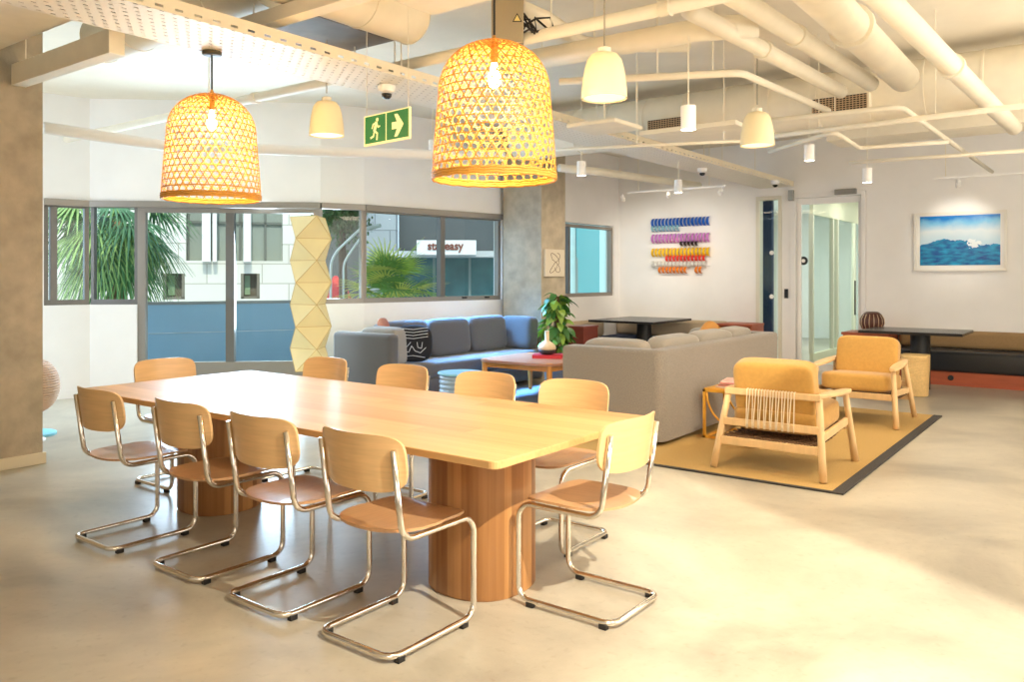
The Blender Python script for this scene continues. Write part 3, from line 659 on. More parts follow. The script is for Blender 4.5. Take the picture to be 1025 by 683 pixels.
# ================================================================== ARMCHAIRS
def make_armchair():
    root = empty('armchair'); HW = 0.346
    def post(p0, p1, r0, r1): return tube([Vector(p0).lerp(Vector(p1), t) for t in (0, .33, .66, 1)], [r0 + (r1 - r0) * t for t in (0, .33, .66, 1)], 14)
    for s in (-1, 1):
        obj('leg', post((s * (HW + 0.045), -0.40, 0), (s * (HW - 0.02), -0.27, 0.545), 0.026, 0.024), M_ash, root, smooth='all')
        obj('leg', post((s * (HW + 0.045), 0.43, 0), (s * (HW - 0.0), 0.33, 0.515), 0.028, 0.022), M_ash, root, smooth='all')
        V = []; F = []
        # flat paddle armrest, widening to the front
        n = 10; b = 0
        for i in range(n + 1):
            t = i / n; y = -0.30 + 0.70 * t; w = 0.024 + 0.024 * sin(pi * min(1, t * 0.9)) ; z = 0.565 - 0.030 * t; xc = s * (HW - 0.015 + 0.02 * t)
            if i in (0, n): w *= 0.7
            V += [Vector((xc - w, y, z - 0.014)), Vector((xc + w, y, z - 0.014)), Vector((xc + w, y, z + 0.014)), Vector((xc - w, y, z + 0.014))]
        for i in range(n):
            for k in range(4): F.append((4 * i + k, 4 * i + (k + 1) % 4, 4 * i + 4 + (k + 1) % 4, 4 * i + 4 + k))
        F.append((3, 2, 1, 0)); F.append(tuple(4 * n + k for k in range(4)))
        o = obj('armrest', (V, F), M_ash, root); md = o.modifiers.new('bevel', 'BEVEL'); md.width = 0.008; md.segments = 2
        bm = bmesh.new(); box(bm, s * HW - 0.014, s * HW + 0.014, -0.33, 0.36, -0.028, 0.028, bev=0.006); obj('side_rail', xf(bm, (0, 0, 0.29), rx=radians(3)), M_ash, root)
    obj('back_rail', xf(B(-HW, HW, -0.014, 0.014, -0.024, 0.024, bev=0.008), (0, -0.295, 0.555)), M_ash, root)
    obj('rear_rail', xf(B(-HW, HW, -0.014, 0.014, -0.027, 0.027, bev=0.006), (0, -0.33, 0.335)), M_ash, root)
    obj('rear_stretcher', xf(B(-HW, HW, -0.014, 0.014, -0.030, 0.030, bev=0.006), (0, -0.36, 0.20)), M_ash, root)
    obj('front_rail', xf(B(-HW, HW, -0.014, 0.014, -0.030, 0.030, bev=0.006), (0, 0.36, 0.275)), M_ash, root)
    V = []; F = []
    for k in range(17):
        x = -0.17 + 0.34 * k / 16; x2 = x * 1.0 + 0.006 * (-1) ** k
        tube([(x, -0.316, 0.582), (x, -0.319, 0.55), (x2, -0.350, 0.34), (x2, -0.348, 0.306)], 0.0042, 5, False, V, F)
        tube([(x, -0.275, 0.582), (x, -0.318, 0.582)], 0.0042, 5, False, V, F)
    obj('cord_back', (V, F), M_cord, root, smooth='all')
    V = []; F = []
    for k in range(30):
        x = -0.32 + 0.64 * k / 29
        tube([(x, -0.36, 0.235), (x, -0.15, 0.222), (x, 0.15, 0.235), (x, 0.36, 0.300)], 0.007, 5, False, V, F)
    for k in range(9):
        y = -0.30 + 0.6 * k / 8; z = 0.225 + max(0, y) * 0.12 + 0.004; tube([(-0.34, y, z + 0.005), (0, y, z - 0.002), (0.34, y, z + 0.005)], 0.006, 5, False, V, F)
    obj('woven_sling', (V, F), M_cordD, root, smooth='all')
    bm = cushion((0.64, 0.66, 0.18), 6)
    obj('seat_cushion', xf(bm, (0, 0.05, 0.375), rx=radians(4)), M_mustard, root, smooth='all')
    bm = cushion((0.58, 0.18, 0.42), 7)
    obj('back_cushion', xf(bm, (0, -0.200, 0.585), rx=radians(13)), M_mustard, root, smooth='all')
    return root
ac = make_armchair(); ac.location = (-1.985, 6.03, 0.0135); ac.rotation_euler = (0, 0, 0.0)
tag(ac, 'ash armchair with mustard cushions seen from behind, pale cord strung across its back', 'armchair', 'mustard armchairs on the rug')
ac2 = copy_tree(ac); ac2.location = (-2.01, 8.43, 0.0135); ac2.rotation_euler = (0, 0, pi)
tag(ac2, 'ash armchair with mustard cushions seen from the front, farther back on the yellow rug', 'armchair', 'mustard armchairs on the rug')
# yellow frame side table with magazines
sd = empty('side_table', (-2.65, 6.84, 0.0125)); tag(sd, 'open yellow metal side table with curved inner hoop against the grey sofa', 'side table')
V = []; F = []; a = 0.225; zt = 0.41
def sq(p, q): 
    d = [abs(u - v) for u, v in zip(p, q)]; r = 0.011; lo = [min(u, v) - r for u, v in zip(p, q)]; hi = [max(u, v) + r for u, v in zip(p, q)]
    return lo, hi
bm = bmesh.new()
for p, q in [((-a, -a, .011), (-a, -a, zt)), ((a, -a, .011), (a, -a, zt)), ((-a, a, .011), (-a, a, zt)), ((a, a, .011), (a, a, zt)), ((-a, -a, .011), (a, -a, .011)), ((-a, a, .011), (a, a, .011)), ((-a, -a, .011), (-a, a, .011)), ((a, -a, .011), (a, a, .011)), ((-a, -a, zt), (a, -a, zt)), ((-a, a, zt), (a, a, zt)), ((-a, -a, zt), (-a, a, zt)), ((a, -a, zt), (a, a, zt))]:
    lo, hi = sq(p, q); box(bm, lo[0], hi[0], lo[1], hi[1], lo[2], hi[2])
obj('frame', bm, M_gold, sd)
obj('tabletop', B(-a, a, -a, a, zt + 0.011, zt + 0.020), M_gold, sd)
for y in (-a, a): obj('hoop', tube([(0.0 - (a - 0.02) * cos(pi * k / 20), y, zt - (a + .05) * sin(pi * k / 20)) for k in range(21)], 0.010, 8), M_gold, sd, smooth='all')
z = 0.0105 + zt + 0.0205
z += 0.002
for k, (c, t, lab) in enumerate([((226, 206, 190), 0.014, 'cream magazine at the bottom of the stack on the yellow side table'), ((222, 150, 140), 0.012, 'dusty pink magazine second from the bottom of the stack'), ((240, 226, 214), 0.010, 'white magazine in the middle of the stack on the side table'), ((206, 130, 122), 0.010, 'rose magazine just under the topmost one of the stack'), ((236, 190, 176), 0.012, 'pale pink magazine topmost of the stack on the yellow side table')]):
    o = obj('magazine', B(-0.115, 0.115, -0.15, 0.15, 0, t, bev=0.002), mat('magazine_cover_%d' % k, c, 0.4), None, loc=(-2.67 + 0.01 * (k % 2), 6.83 + 0.012 * (k % 3), z), rz=0.10 * (k - 2)); z += t + 0.0008
    tag(o, lab, 'magazine', 'magazines on the side table')

# ================================================================== BENCHES, BLACK TABLES, BACK-WALL PIECES
def banquette(name, x0, x1, y0, y1, back, lab, seatm, backm, plinth, zs=0.40, zb=0.70):
    root = empty(name, ((x0 + x1) / 2, (y0 + y1) / 2, 0)); tag(root, lab, 'bench'); cx_, cy_ = (x0 + x1) / 2, (y0 + y1) / 2
    hx, hy = (x1 - x0) / 2, (y1 - y0) / 2
    if back == 'Y':
        obj('plinth', B(-hx, hx, -hy + 0.06, hy, 0, 0.18), plinth, root); obj('seat', B(-hx, hx, -hy, hy - 0.12, 0.181, zs, bev=0.04, seg=4), seatm, root, smooth='all')
        obj('back_roll', B(-hx, hx, hy - 0.15, hy, zs + 0.002, zb, bev=0.06, seg=5), backm, root, smooth='all')
    else:
        obj('plinth', B(-hx, hx - 0.06, -hy, hy, 0, 0.18), plinth, root); obj('seat', B(-hx + 0.12, hx, -hy, hy, 0.181, zs, bev=0.04, seg=4), seatm, root, smooth='all')
        obj('back_roll', B(-hx, -hx + 0.15, -hy, hy, zs + 0.002, zb, bev=0.06, seg=5), backm, root, smooth='all')
    return root
b1 = banquette('banquette_bench', -2.45, 1.2, 11.70, 12.39, 'Y', 'black leather banquette with tan back roll and red-brown plinth below the wave picture', M_leather, M_tan, M_redwood, 0.44, 0.68)
o = obj('round_outlet', lathe([(0.035, 0), (0.035, 0.01), (0.02, 0.012)], 20), M_blackm, b1, loc=(-1.73 + 0.625, -0.285, 0.10)); o.rotation_euler = (pi / 2, 0, 0)
banquette('banquette_bench', -6.95, -4.95, 11.65, 12.385, 'Y', 'navy banquette with sand back roll along the back wall under the shell artwork', M_navy, M_sand, M_redwood, 0.42, 0.70)
banquette('banquette_bench', -6.95, -6.25, 10.30, 11.63, 'X', 'navy banquette with sand back roll beneath the window beyond the concrete column', M_navy, M_sand, M_redwood, 0.42, 0.70)
sh = empty('wooden_shelf', (-2.78, 12.1, 0)); tag(sh, 'red-brown wooden ledge unit right of the door holding the striped vase', 'cabinet')
obj('body', B(-0.30, 0.30, -0.28, 0.28, 0.02, 0.60), M_redwood, sh); obj('top', B(-0.32, 0.32, -0.30, 0.28, 0.60, 0.635, bev=0.004), M_redwood, sh); obj('plinth', B(-0.28, 0.28, -0.25, 0.27, 0, 0.02), M_blackm, sh)
sh = empty('wooden_console', (-4.67, 12.1, 0)); tag(sh, 'red-brown open console against the back wall left of the glass door', 'cabinet')
bm = bmesh.new(); box(bm, -0.27, 0.27, -0.25, 0.27, 0.02, 0.52); box(bm, -0.27, 0.27, 0.0, 0.27, 0.52, 0.66); obj('body', bm, M_redwood, sh); obj('top', B(-0.28, 0.28, -0.26, 0.27, 0.66, 0.69, bev=0.004), M_redwood, sh); obj('side_panel', B(-0.27, -0.25, -0.25, 0.0, 0.52, 0.66), M_redwood, sh); obj('side_panel', B(0.25, 0.27, -0.25, 0.0, 0.52, 0.66), M_redwood, sh); obj('plinth', B(-0.25, 0.25, -0.2, 0.25, 0, 0.02), M_blackm, sh)
sh = empty('wooden_cabinet', (-6.19, 9.97, 0)); tag(sh, 'dark red-brown cabinet standing behind the pothos beside the column', 'cabinet')
obj('body', B(-0.12, 0.12, -0.20, 0.20, 0.02, 0.68), mat('dark_red_veneer', (110, 46, 34), 0.4), sh); obj('top', B(-0.13, 0.13, -0.21, 0.21, 0.68, 0.70, bev=0.003), mat('dark_red_veneer_top', (122, 58, 44), 0.35), sh); obj('plinth', B(-0.11, 0.11, -0.18, 0.18, 0, 0.02), M_blackm, sh)
def ped_table(x0, x1, y0, y1, lab, cxp=None):
    root = empty('pedestal_table', ((x0 + x1) / 2, (y0 + y1) / 2, 0)); tag(root, lab, 'table'); hx, hy = (x1 - x0) / 2, (y1 - y0) / 2
    obj('tabletop', B(-hx, hx, -hy, hy, 0.70, 0.735, bev=0.004), M_black, root)
    px = 0 if cxp is None else cxp - (x0 + x1) / 2
    obj('pedestal', lathe([(0.115, 0.0), (0.115, 0.70)], 28, (px, 0, 0)), M_blackm, root, smooth=True)
    return root
ped_table(-2.62, -1.46, 10.75, 11.66, 'black pedestal table in front of the black leather banquette at the right', -1.99)
ped_table(-6.62, -5.50, 10.80, 12.15, 'black pedestal table in the corner between the navy banquettes', -6.0)
vb_ = empty('striped_ball_vase', (-2.74, 12.0, 0.636)); vb_.scale = (1.15, 1.15, 1.25); tag(vb_, 'round brown vase with pale vertical stripes on the wooden ledge by the door', 'vase')
prf = [(0.06, 0), (0.115, 0.04), (0.14, 0.10), (0.135, 0.15), (0.105, 0.20), (0.07, 0.225), (0.065, 0.22)]
obj('body', lathe(prf, 32), mat('dark_brown_clay', (84, 44, 34), 0.5), vb_, smooth='all')
V = []; F = []
for k in range(16):
    a = 2 * pi * k / 16; tube([((r + 0.0005) * cos(a), (r + 0.0005) * sin(a), z) for r, z in prf[1:5]], 0.004, 5, False, V, F)
obj('pale_stripes', (V, F), mat('cream_slip', (222, 196, 160), 0.6), vb_, smooth='all')
wc = Zp(916.5, 396, 0)
wk = empty('woven_basket', (wc.x, wc.y, 0)); tag(wk, 'square-shouldered straw basket standing beside the black pedestal on the right', 'basket')
V = []; F = []
for k in range(26):
    z = 0.012 + k * 0.0178; rr = 0.125 + 0.018 * k / 25
    tube([(sellipse(rr, rr, 3.5)(2 * pi * i / 36)[0], sellipse(rr, rr, 3.5)(2 * pi * i / 36)[1], z) for i in range(36)], 0.0098, 6, True, V, F)
obj('coiled_body', (V, F), M_wicker, wk, smooth='all')
obj('lid', pad(sellipse(0.150, 0.150, 3.5), lambda x, y: 0.485, 0.02, 3, 40), M_wicker, wk, smooth=True)
# ------------------------------------------------ wave picture
wp = empty('wave_picture', (-1.72, 12.395, 1.887)); tag(wp, 'framed photograph of a breaking blue ocean wave in a white frame', 'picture')
def wave_mat():
    m = bpy.data.materials.new('wave_print'); m.use_nodes = True; nt = m.node_tree; n = nt.nodes; L = nt.links; b = n['Principled BSDF']; b.inputs['Roughness'].default_value = 0.25
    tc = n.new('ShaderNodeTexCoord'); sp = n.new('ShaderNodeSeparateXYZ'); L.new(tc.outputs['Object'], sp.inputs[0])
    def M(op, a, bb=None, c=None):
        q = n.new('ShaderNodeMath'); q.operation = op
        for i, v in enumerate((a, bb, c)):
            if v is None: continue
            if isinstance(v, (int, float)): q.inputs[i].default_value = v
            else: L.new(v, q.inputs[i])
        return q.outputs[0]
    def noise(sc, det=4, st=(1, 1, 1)):
        mp = n.new('ShaderNodeMapping'); mp.inputs['Scale'].default_value = st; L.new(tc.outputs['Object'], mp.inputs[0])
        t = n.new('ShaderNodeTexNoise'); t.inputs['Scale'].default_value = sc; t.inputs['Detail'].default_value = det; L.new(mp.outputs[0], t.inputs[0]); return t.outputs[0]
    x, z = sp.outputs[0], sp.outputs[2]
    sky = n.new('ShaderNodeValToRGB'); e = sky.color_ramp.elements
    e[0].position = 0.05; e[0].color = srgb(190, 215, 228); e[1].position = 1.0; e[1].color = srgb(10, 122, 206)
    q = sky.color_ramp.elements.new(0.45); q.color = srgb(214, 226, 232); q = sky.color_ramp.elements.new(0.8); q.color = srgb(120, 190, 230)
    L.new(M('ADD', M('MULTIPLY', z, 3.1), M('MULTIPLY', M('SUBTRACT', noise(5, 3), 0.5), 0.5)), sky.inputs[0])
    sea = n.new('ShaderNodeValToRGB'); e = sea.color_ramp.elements; e[0].position = 0.3; e[0].color = srgb(6, 70, 140); e[1].position = 0.75; e[1].color = srgb(30, 168, 214)
    L.new(noise(9, 6, (1, 1, 3)), sea.inputs[0])
    # wave crest height: swelling left, peak right of centre
    crest = M('ADD', M('MULTIPLY', M('EXPONENT', M('MULTIPLY', M('POWER', M('ABSOLUTE', M('SUBTRACT', x, -0.14)), 2.0), -9.0)), 0.10), -0.07)
    crest = M('ADD', crest, M('MULTIPLY', M('SUBTRACT', noise(14, 5), 0.5), 0.10))
    below = M('LESS_THAN', z, crest)
    foam = M('MULTIPLY', M('EXPONENT', M('MULTIPLY', M('ADD', M('POWER', M('SUBTRACT', x, 0.17), 2.0), M('POWER', M('ADD', z, 0.03), 2.0)), -75.0)), M('MULTIPLY', noise(24, 6), 1.9))
    foam = M('MINIMUM', M('MULTIPLY', M('GREATER_THAN', foam, 0.66), 1.0), 1.0)
    mx = n.new('ShaderNodeMix'); mx.data_type = 'RGBA'; L.new(below, mx.inputs[0]); L.new(sky.outputs[0], mx.inputs[6]); L.new(sea.outputs[0], mx.inputs[7])
    m2 = n.new('ShaderNodeMix'); m2.data_type = 'RGBA'; L.new(foam, m2.inputs[0]); L.new(mx.outputs[2], m2.inputs[6]); m2.inputs[7].default_value = srgb(226, 236, 240)
    L.new(m2.outputs[2], b.inputs['Base Color']); return m
hw_, hh_ = 0.555, 0.403
bm = bmesh.new()
for x0, x1, z0, z1 in ((-hw_, hw_, hh_ - 0.03, hh_), (-hw_, hw_, -hh_, -hh_ + 0.03), (-hw_, -hw_ + 0.03, -hh_ + .03, hh_ - .03), (hw_ - 0.03, hw_, -hh_ + .03, hh_ - .03)): box(bm, x0, x1, -0.045, 0, z0, z1)
obj('frame', bm, mat('white_frame_lacquer', (238, 234, 224), 0.4), wp)
obj('mat_board', B(-hw_ + .03, hw_ - .03, -0.020, -0.002, -hh_ + .03, hh_ - .03), mat('mat_board', (240, 238, 232), 0.8), wp)
obj('print', B(-hw_ + .075, hw_ - .075, -0.024, -0.0205, -hh_ + .08, hh_ - .05), wave_mat(), wp)
# ------------------------------------------------ line drawing on the column
lp = empty('line_drawing', (-6.329, 9.39, 1.60)); tag(lp, 'small framed abstract line drawing hung on the far concrete column', 'picture')
obj('frame', B(0, 0.03, -0.24, 0.24, -0.19, 0.19, bev=0.003), mat('cream_board', (216, 204, 182), 0.7), lp)
V = []; F = []
pts = [(0.0315, 0.10 * sin(t * 2.0 + 0.6) + 0.03 * sin(5 * t), 0.11 * cos(t * 1.3) + 0.03 * cos(4.1 * t)) for t in [i * 0.13 for i in range(60)]]
tube(pts, 0.0035, 5, False, V, F); obj('drawn_line', (V, F), mat('brown_ink', (96, 72, 56), 0.8), lp, smooth='all')
# ------------------------------------------------ coloured loop artwork
aw = empty('coloured_loop_artwork', (-5.78, 12.39, 1.935)); aw.scale = (1, 1, 0.86); tag(aw, 'wall artwork of rows of bright coloured hanging loops on the back wall', 'artwork')
obj('backing_rails', (lambda bm: [box(bm, -0.50, 0.50, -0.02, 0.0, z - 0.006, z + 0.006) for z in (0.46, 0.17, -0.13, -0.40)] and bm)(bmesh.new()), M_white, aw)
def loop_mesh(h):
    V = []; F = []
    pts = [(0, -0.025 - 0.085 * sin(pi * k / 12), h / 2 * cos(pi * k / 12)) for k in range(13)]
    b = 0; w = 0.024
    for (x, y, z) in pts: 
        V += [Vector((x - w, y, z)), Vector((x + w, y - 0.012, z)), Vector((x + w, y - 0.003, z)), Vector((x - w, y + 0.009, z))]
    for i in range(12):
        for k in range(4): F.append((4 * i + k, 4 * i + (k + 1) % 4, 4 * i + 4 + (k + 1) % 4, 4 * i + 4 + k))
    F.append((3, 2, 1, 0)); F.append((48, 49, 50, 51)); 
    me = bpy.data.meshes.new('coloured_loop'); me.from_pydata([tuple(v) for v in V], [], F); return me
rows = [(0.44, 0.17, 0, 16, (18, 92, 190), 'blue'), (0.33, 0.13, 0, 8, (150, 200, 214), 'pale blue'), (0.13, 0.18, 0, 16, (206, 130, 204), 'lilac'), (0.025, 0.10, 8, 13, (38, 24, 26), 'black'),
        (-0.14, 0.17, 0, 16, (250, 200, 20), 'yellow'), (-0.26, 0.13, 4, 15, (232, 56, 44), 'red'), (-0.37, 0.13, 0, 15, (232, 230, 222), 'white'), (-0.485, 0.13, 2, 10, (240, 132, 20), 'orange'), (-0.485, 0.13, 12, 14, (240, 132, 20), 'orange')]
for z, h, i0, i1, c, nm in rows:
    me = loop_mesh(h); me.materials.append(mat('loop_' + nm.replace(' ', '_'), c, 0.45))
    for i in range(i0, i1):
        o = bpy.data.objects.new('coloured_loop', me); COL.objects.link(o); o.parent = aw; o.location = (-0.49 + 0.98 * i / 15, 0, z); o['label'] = nm + ' loop'

# ================================================================== FOLDED PAPER LAMP, RATTAN POD
lc = Dp(311, 340, 8.4)
pf = empty('folded_paper_lamp', (lc.x, lc.y, 0)); pf.rotation_euler = (0, 0, YAW)
tag(pf, 'tall floor lamp of folded cream paper facets standing before the glass door', 'floor lamp')
V = []; F = []; z0 = 0.44; nl = 7; dz = (2.03 - z0) / nl; N = 3
for i in range(nl + 1):
    for k in range(N): a = 2 * pi * k / N + (pi / 3 if i % 2 else 0) + 0.0; V.append(Vector((0.215 * cos(a), 0.215 * sin(a), z0 + dz * i)))
edges_ = set()
for i in range(nl):
    a, b = i * N, (i + 1) * N
    for k in range(N):
        k2 = (k + 1) % N
        u_ = k if i % 2 == 0 else k2      # vertex of the next ring lying between k and k2
        F.append((a + k, a + k2, b + u_)); edges_ |= {(a + k, a + k2), (a + k, b + u_), (a + k2, b + u_)}
        p_ = (k if i % 2 == 0 else k2)
    for k in range(N):
        k2 = (k + 1) % N
        l_ = k2 if i % 2 == 0 else k      # vertex of this ring between k and k2 of the next one
        F.append((b + k, a + l_, b + k2)); edges_ |= {(b + k, b + k2)}
F.append((2, 1, 0)); F.append(tuple(nl * N + k for k in range(3)))
def paper_mat():
    m = mat('folded_cream_paper', (238, 226, 176), 0.8, noise=0.03, nscale=5); b = m.node_tree.nodes['Principled BSDF']
    b.inputs['Emission Color'].default_value = srgb(250, 214, 120); b.inputs['Emission Strength'].default_value = 0.06; return m
obj('paper_shade', (V, F), paper_mat(), pf)
V2 = []; F2 = []
for (p, q) in sorted(edges_): tube([V[p], V[q]], 0.0035, 4, False, V2, F2)
obj('fold_ribs', (V2, F2), mat('ochre_fold_lines', (214, 188, 124), 0.8), pf)
V = []; F = []
for k in range(3):
    a = 2 * pi * k / 3 + 0.4; tube([(0.03 * cos(a), 0.03 * sin(a), 0.40), (0.20 * cos(a), 0.20 * sin(a), 0.008)], 0.006, 6, False, V, F)
obj('tripod', (V, F), M_blackm, pf, smooth='all')
pp = Dp(22, 380, 6.9)
pod = empty('rattan_pod', (pp.x, pp.y, 0)); tag(pod, 'round woven rattan pouf half hidden behind the near concrete column', 'pouf')
V = []; F = []
for k in range(30):
    t = -1.35 + 2.7 * k / 29; r = 0.27 * cos(t) ** 0.7 + 0.01; z = 0.47 + 0.235 * sin(t) * 1.0
    tube([(r * cos(2 * pi * i / 40), r * sin(2 * pi * i / 40), z) for i in range(40)], 0.010, 5, True, V, F)
for k in range(24):
    a = 2 * pi * k / 24; tube([((0.262 * cos(t) ** 0.7 + 0.01) * cos(a), (0.262 * cos(t) ** 0.7 + 0.01) * sin(a), 0.47 + 0.232 * sin(t)) for t in [-1.35 + 2.7 * i / 12 for i in range(13)]], 0.008, 5, False, V, F)
obj('woven_shell', (V, F), mat('pale_rattan', (206, 176, 150), 0.7), pod, smooth='all')
obj('stand', lathe([(0.18, 0), (0.18, 0.01), (0.03, 0.03), (0.03, 0.26)], 20), M_white, pod, smooth=True)
bp = Zp(30, 436, 0)
tag(obj('round_mat', lathe([(0.21, 0.001), (0.21, 0.02), (0.20, 0.024)], 36, (bp.x, bp.y, 0)), mat('aqua_felt', (130, 200, 222), 0.8), smooth=True), 'round pale aqua mat on the floor just behind the near concrete column', 'mat')

# ================================================================== CEILING SERVICES
def pipe(name, pts, r, lab, cat, fr=0.12, m=M_cream, rods=(), couplings=(), n=14):
    root = None
    V, F = tube(fillet(pts, fr, 5) if len(pts) > 2 else pts, r, n); o = obj(name, (V, F), m, smooth='all'); tag(o, lab, cat)
    A = Vector(pts[0]); Bv = Vector(pts[1])
    for t in rods:
        p = A.lerp(Bv, t); obj('hanger_rod', tube([(p.x, p.y, p.z), (p.x, p.y, CEIL - .001)], 0.005, 6), M_cream, o)
    for t in couplings:
        p = A.lerp(Bv, t); d = (Bv - A).normalized() * 0.03; obj('pipe_coupling', tube([p - d, p + d], r * 1.22, n), m, o, smooth=True)
    return o
def zp(px, py, z): return tuple(Zp(px, py, z))
def alongX(px, py, z, x0, x1):
    p = Zp(px, py, z); return [(x0, p.y, z), (x1, p.y, z)]
# cable tray
ty0, ty1, tx0, tx1, tz = -2.4, 12.35, -4.46, -3.93, 2.78
tr = empty('cable_tray', (tx0, 0, tz)); tag(tr, 'long white perforated cable tray running down the room above the table', 'cable tray')
obj('tray_bottom', B(0, tx1 - tx0, ty0, ty1, -0.003, 0.0), M_perf, tr)
def slot_mat():
    m = bpy.data.materials.new('slotted_flange_steel'); m.use_nodes = True; nt = m.node_tree; n = nt.nodes; L = nt.links; b = n['Principled BSDF']
    b.inputs['Base Color'].default_value = srgb(236, 224, 198); b.inputs['Roughness'].default_value = 0.5
    tc = n.new('ShaderNodeTexCoord'); sp = n.new('ShaderNodeSeparateXYZ'); L.new(tc.outputs['Object'], sp.inputs[0])
    def M(op, a, bb):
        q = n.new('ShaderNodeMath'); q.operation = op
        for i, v in enumerate((a, bb)):
            if isinstance(v, (int, float)): q.inputs[i].default_value = v
            else: L.new(v, q.inputs[i])
        return q.outputs[0]
    y = M('LESS_THAN', M('FRACT', M('DIVIDE', sp.outputs[1], 0.11), 0), 0.42); z = M('LESS_THAN', M('ABSOLUTE', M('SUBTRACT', sp.outputs[2], 0.022), 0), 0.007)
    tr_ = n.new('ShaderNodeBsdfTransparent'); mx = n.new('ShaderNodeMixShader'); L.new(M('MULTIPLY', y, z), mx.inputs[0]); L.new(b.outputs[0], mx.inputs[1]); L.new(tr_.outputs[0], mx.inputs[2]); L.new(mx.outputs[0], n['Material Output'].inputs[0]); return m
M_slot = slot_mat()
for cx__, rr_, cc in ((0.08, 0.016, (70, 64, 58)), (0.13, 0.020, (96, 88, 78)), (0.19, 0.014, (60, 58, 58)), (0.235, 0.016, (120, 104, 84)), (0.29, 0.022, (84, 78, 70)), (0.345, 0.016, (66, 64, 66)), (0.40, 0.020, (104, 92, 76)), (0.455, 0.014, (74, 70, 66))):
    obj('cable', tube([(cx__ + 0.02 * sin(y * 1.3 + cx__ * 40), y, rr_ + 0.0006) for y in [ty0 + (ty1 - ty0) * i / 40 for i in range(41)]], rr_, 8), mat('cable_sheath', cc, 0.6), tr, smooth='all')
obj('side_flange', B(tx1 - tx0 - 0.003, tx1 - tx0, ty0, ty1, 0.0005, 0.075), M_slot, tr); obj('side_flange', B(0, 0.003, ty0, ty1, 0.0005, 0.075), M_slot, tr)
for y in (0.6, 2.3, 4.0, 5.7, 7.4, 9.1, 10.8):
    for x in (0.03, tx1 - tx0 - 0.03): obj('hanger_rod', tube([(x, y, 0.0), (x, y, CEIL - tz - .001)], 0.005, 6), M_cream, tr)
# long sprinkler pipe across (X direction)
pipe('sprinkler_pipe', [(-9.3, 4.18, 2.93), (0.5, 4.18, 2.93)], 0.040, 'long cream pipe crossing the ceiling from the left wall behind the two pendants', 'pipe', rods=(0.28, 0.52, 0.66), couplings=(0.35, 0.62, 0.74))
# big round duct, two runs
bp_ = Dp(411, 29, 5.4)
def duct(name, pts, r, lab, m=M_cream, step=0.45):
    a, b = Vector(pts[0]), Vector(pts[1]); L_ = (b - a).length; d = (b - a) / L_; path = []; rad = []
    nn = max(1, int(L_ / step))
    for k in range(nn + 1):
        c = L_ * k / nn
        for o_, q in ((-0.012, 1), (-0.010, 1.03), (0.010, 1.03), (0.012, 1)):
            if 0 <= c + o_ <= L_: path.append(a + d * (c + o_)); rad.append(r * q)
    V, F = tube(path, rad, 32); o = obj(name, (V, F), m, smooth=True); tag(o, lab, 'duct')
    return o
duct('air_duct', [(-3.84, 1.2, 3.17), (-3.84, 3.98, 3.17)], 0.18, 'round cream air duct with blunt end above the cable tray near the top left')
duct('air_duct', [(-6.2, 3.05, 3.22), (-4.12, 3.05, 3.22)], 0.17, 'round cream flexible duct branching left above the farther pendant')
box_d = obj('fan_coil_unit', B(-4.8, -4.1, 3.35, 4.08, 3.08, 3.4, bev=0.01), mat('brown_grey_galvanised', (142, 122, 96), 0.6, noise=0.15, nscale=8)); tag(box_d, 'boxy brown-grey fan coil unit between the duct and the crossing pipe', 'air unit')
# large duct running across at the back
yd = 8.15
bd = duct('air_duct', [(-6.0, yd, 3.13), (2.3, yd, 3.13)], 0.265, 'largest round ribbed duct crossing the back of the lounge with dark grilles')
for px in (671, 841):
    q_ = ray(px, 100); gx = q_.x * (yd - 0.3) / q_.y
    g = obj('duct_grille', B(gx - 0.26, gx + 0.26, yd - 0.34, yd - 0.20, 2.93, 3.09), M_cream, bd)
    bm = bmesh.new()
    for k in range(7): box(bm, gx - 0.24, gx + 0.24, yd - 0.348, yd - 0.343, 2.942 + k * 0.02, 2.949 + k * 0.02)
    for k in range(17): box(bm, gx - 0.24 + k * 0.03, gx - 0.234 + k * 0.03, yd - 0.349, yd - 0.3435, 2.942, 3.078)
    obj('grille_bars', bm, mat('grille_tan', (190, 164, 130), 0.5), g)
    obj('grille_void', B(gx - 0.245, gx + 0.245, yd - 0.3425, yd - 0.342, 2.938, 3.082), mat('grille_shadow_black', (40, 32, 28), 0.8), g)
# diagonal pipes on the right
R_ = [((857 + 14, -14), (1015, 128), 2.77, 0.066, 'thick cream drain pipe nearest the top right corner, running to the back wall'),
      ((800, -25), (905, 78), 3.02, 0.115, 'widest cream pipe of the right-hand bundle'),
      ((722, -12), (872, 84), 2.98, 0.062, 'cream pipe in the middle of the right-hand bundle'),
      ((690, 10), (842, 92), 2.94, 0.055, 'lowest left cream pipe of the right-hand bundle')]
for (a, b, z, r, lab) in R_:
    A, Bq = Zp(*a, z), Zp(*b, z); pipe('service_pipe', [tuple(A), tuple(Bq)], r, lab, 'pipe', couplings=(0.4,), n=20)
A = [zp(560, 82, 2.80), zp(742, 73, 2.80), zp(829, 111, 2.80)]
pipe('sprinkler_pipe', A, 0.026, 'slim cream pipe bending toward the back just right of the cream bell pendant', 'pipe', rods=(0.2, 0.55, 0.85))
pipe('sprinkler_pipe', [zp(700, 128, 2.74), zp(902, 107, 2.74), zp(993, 172, 2.74)], 0.022, 'slim cream pipe with a bend near the right edge above the wave picture', 'pipe', rods=(0.3, 0.7))
pipe('conduit', [zp(745, 140, 2.66), zp(1040, 104, 2.66)], 0.022, 'straight cream conduit below the bundle of diagonal pipes', 'pipe', rods=(0.3, 0.7))
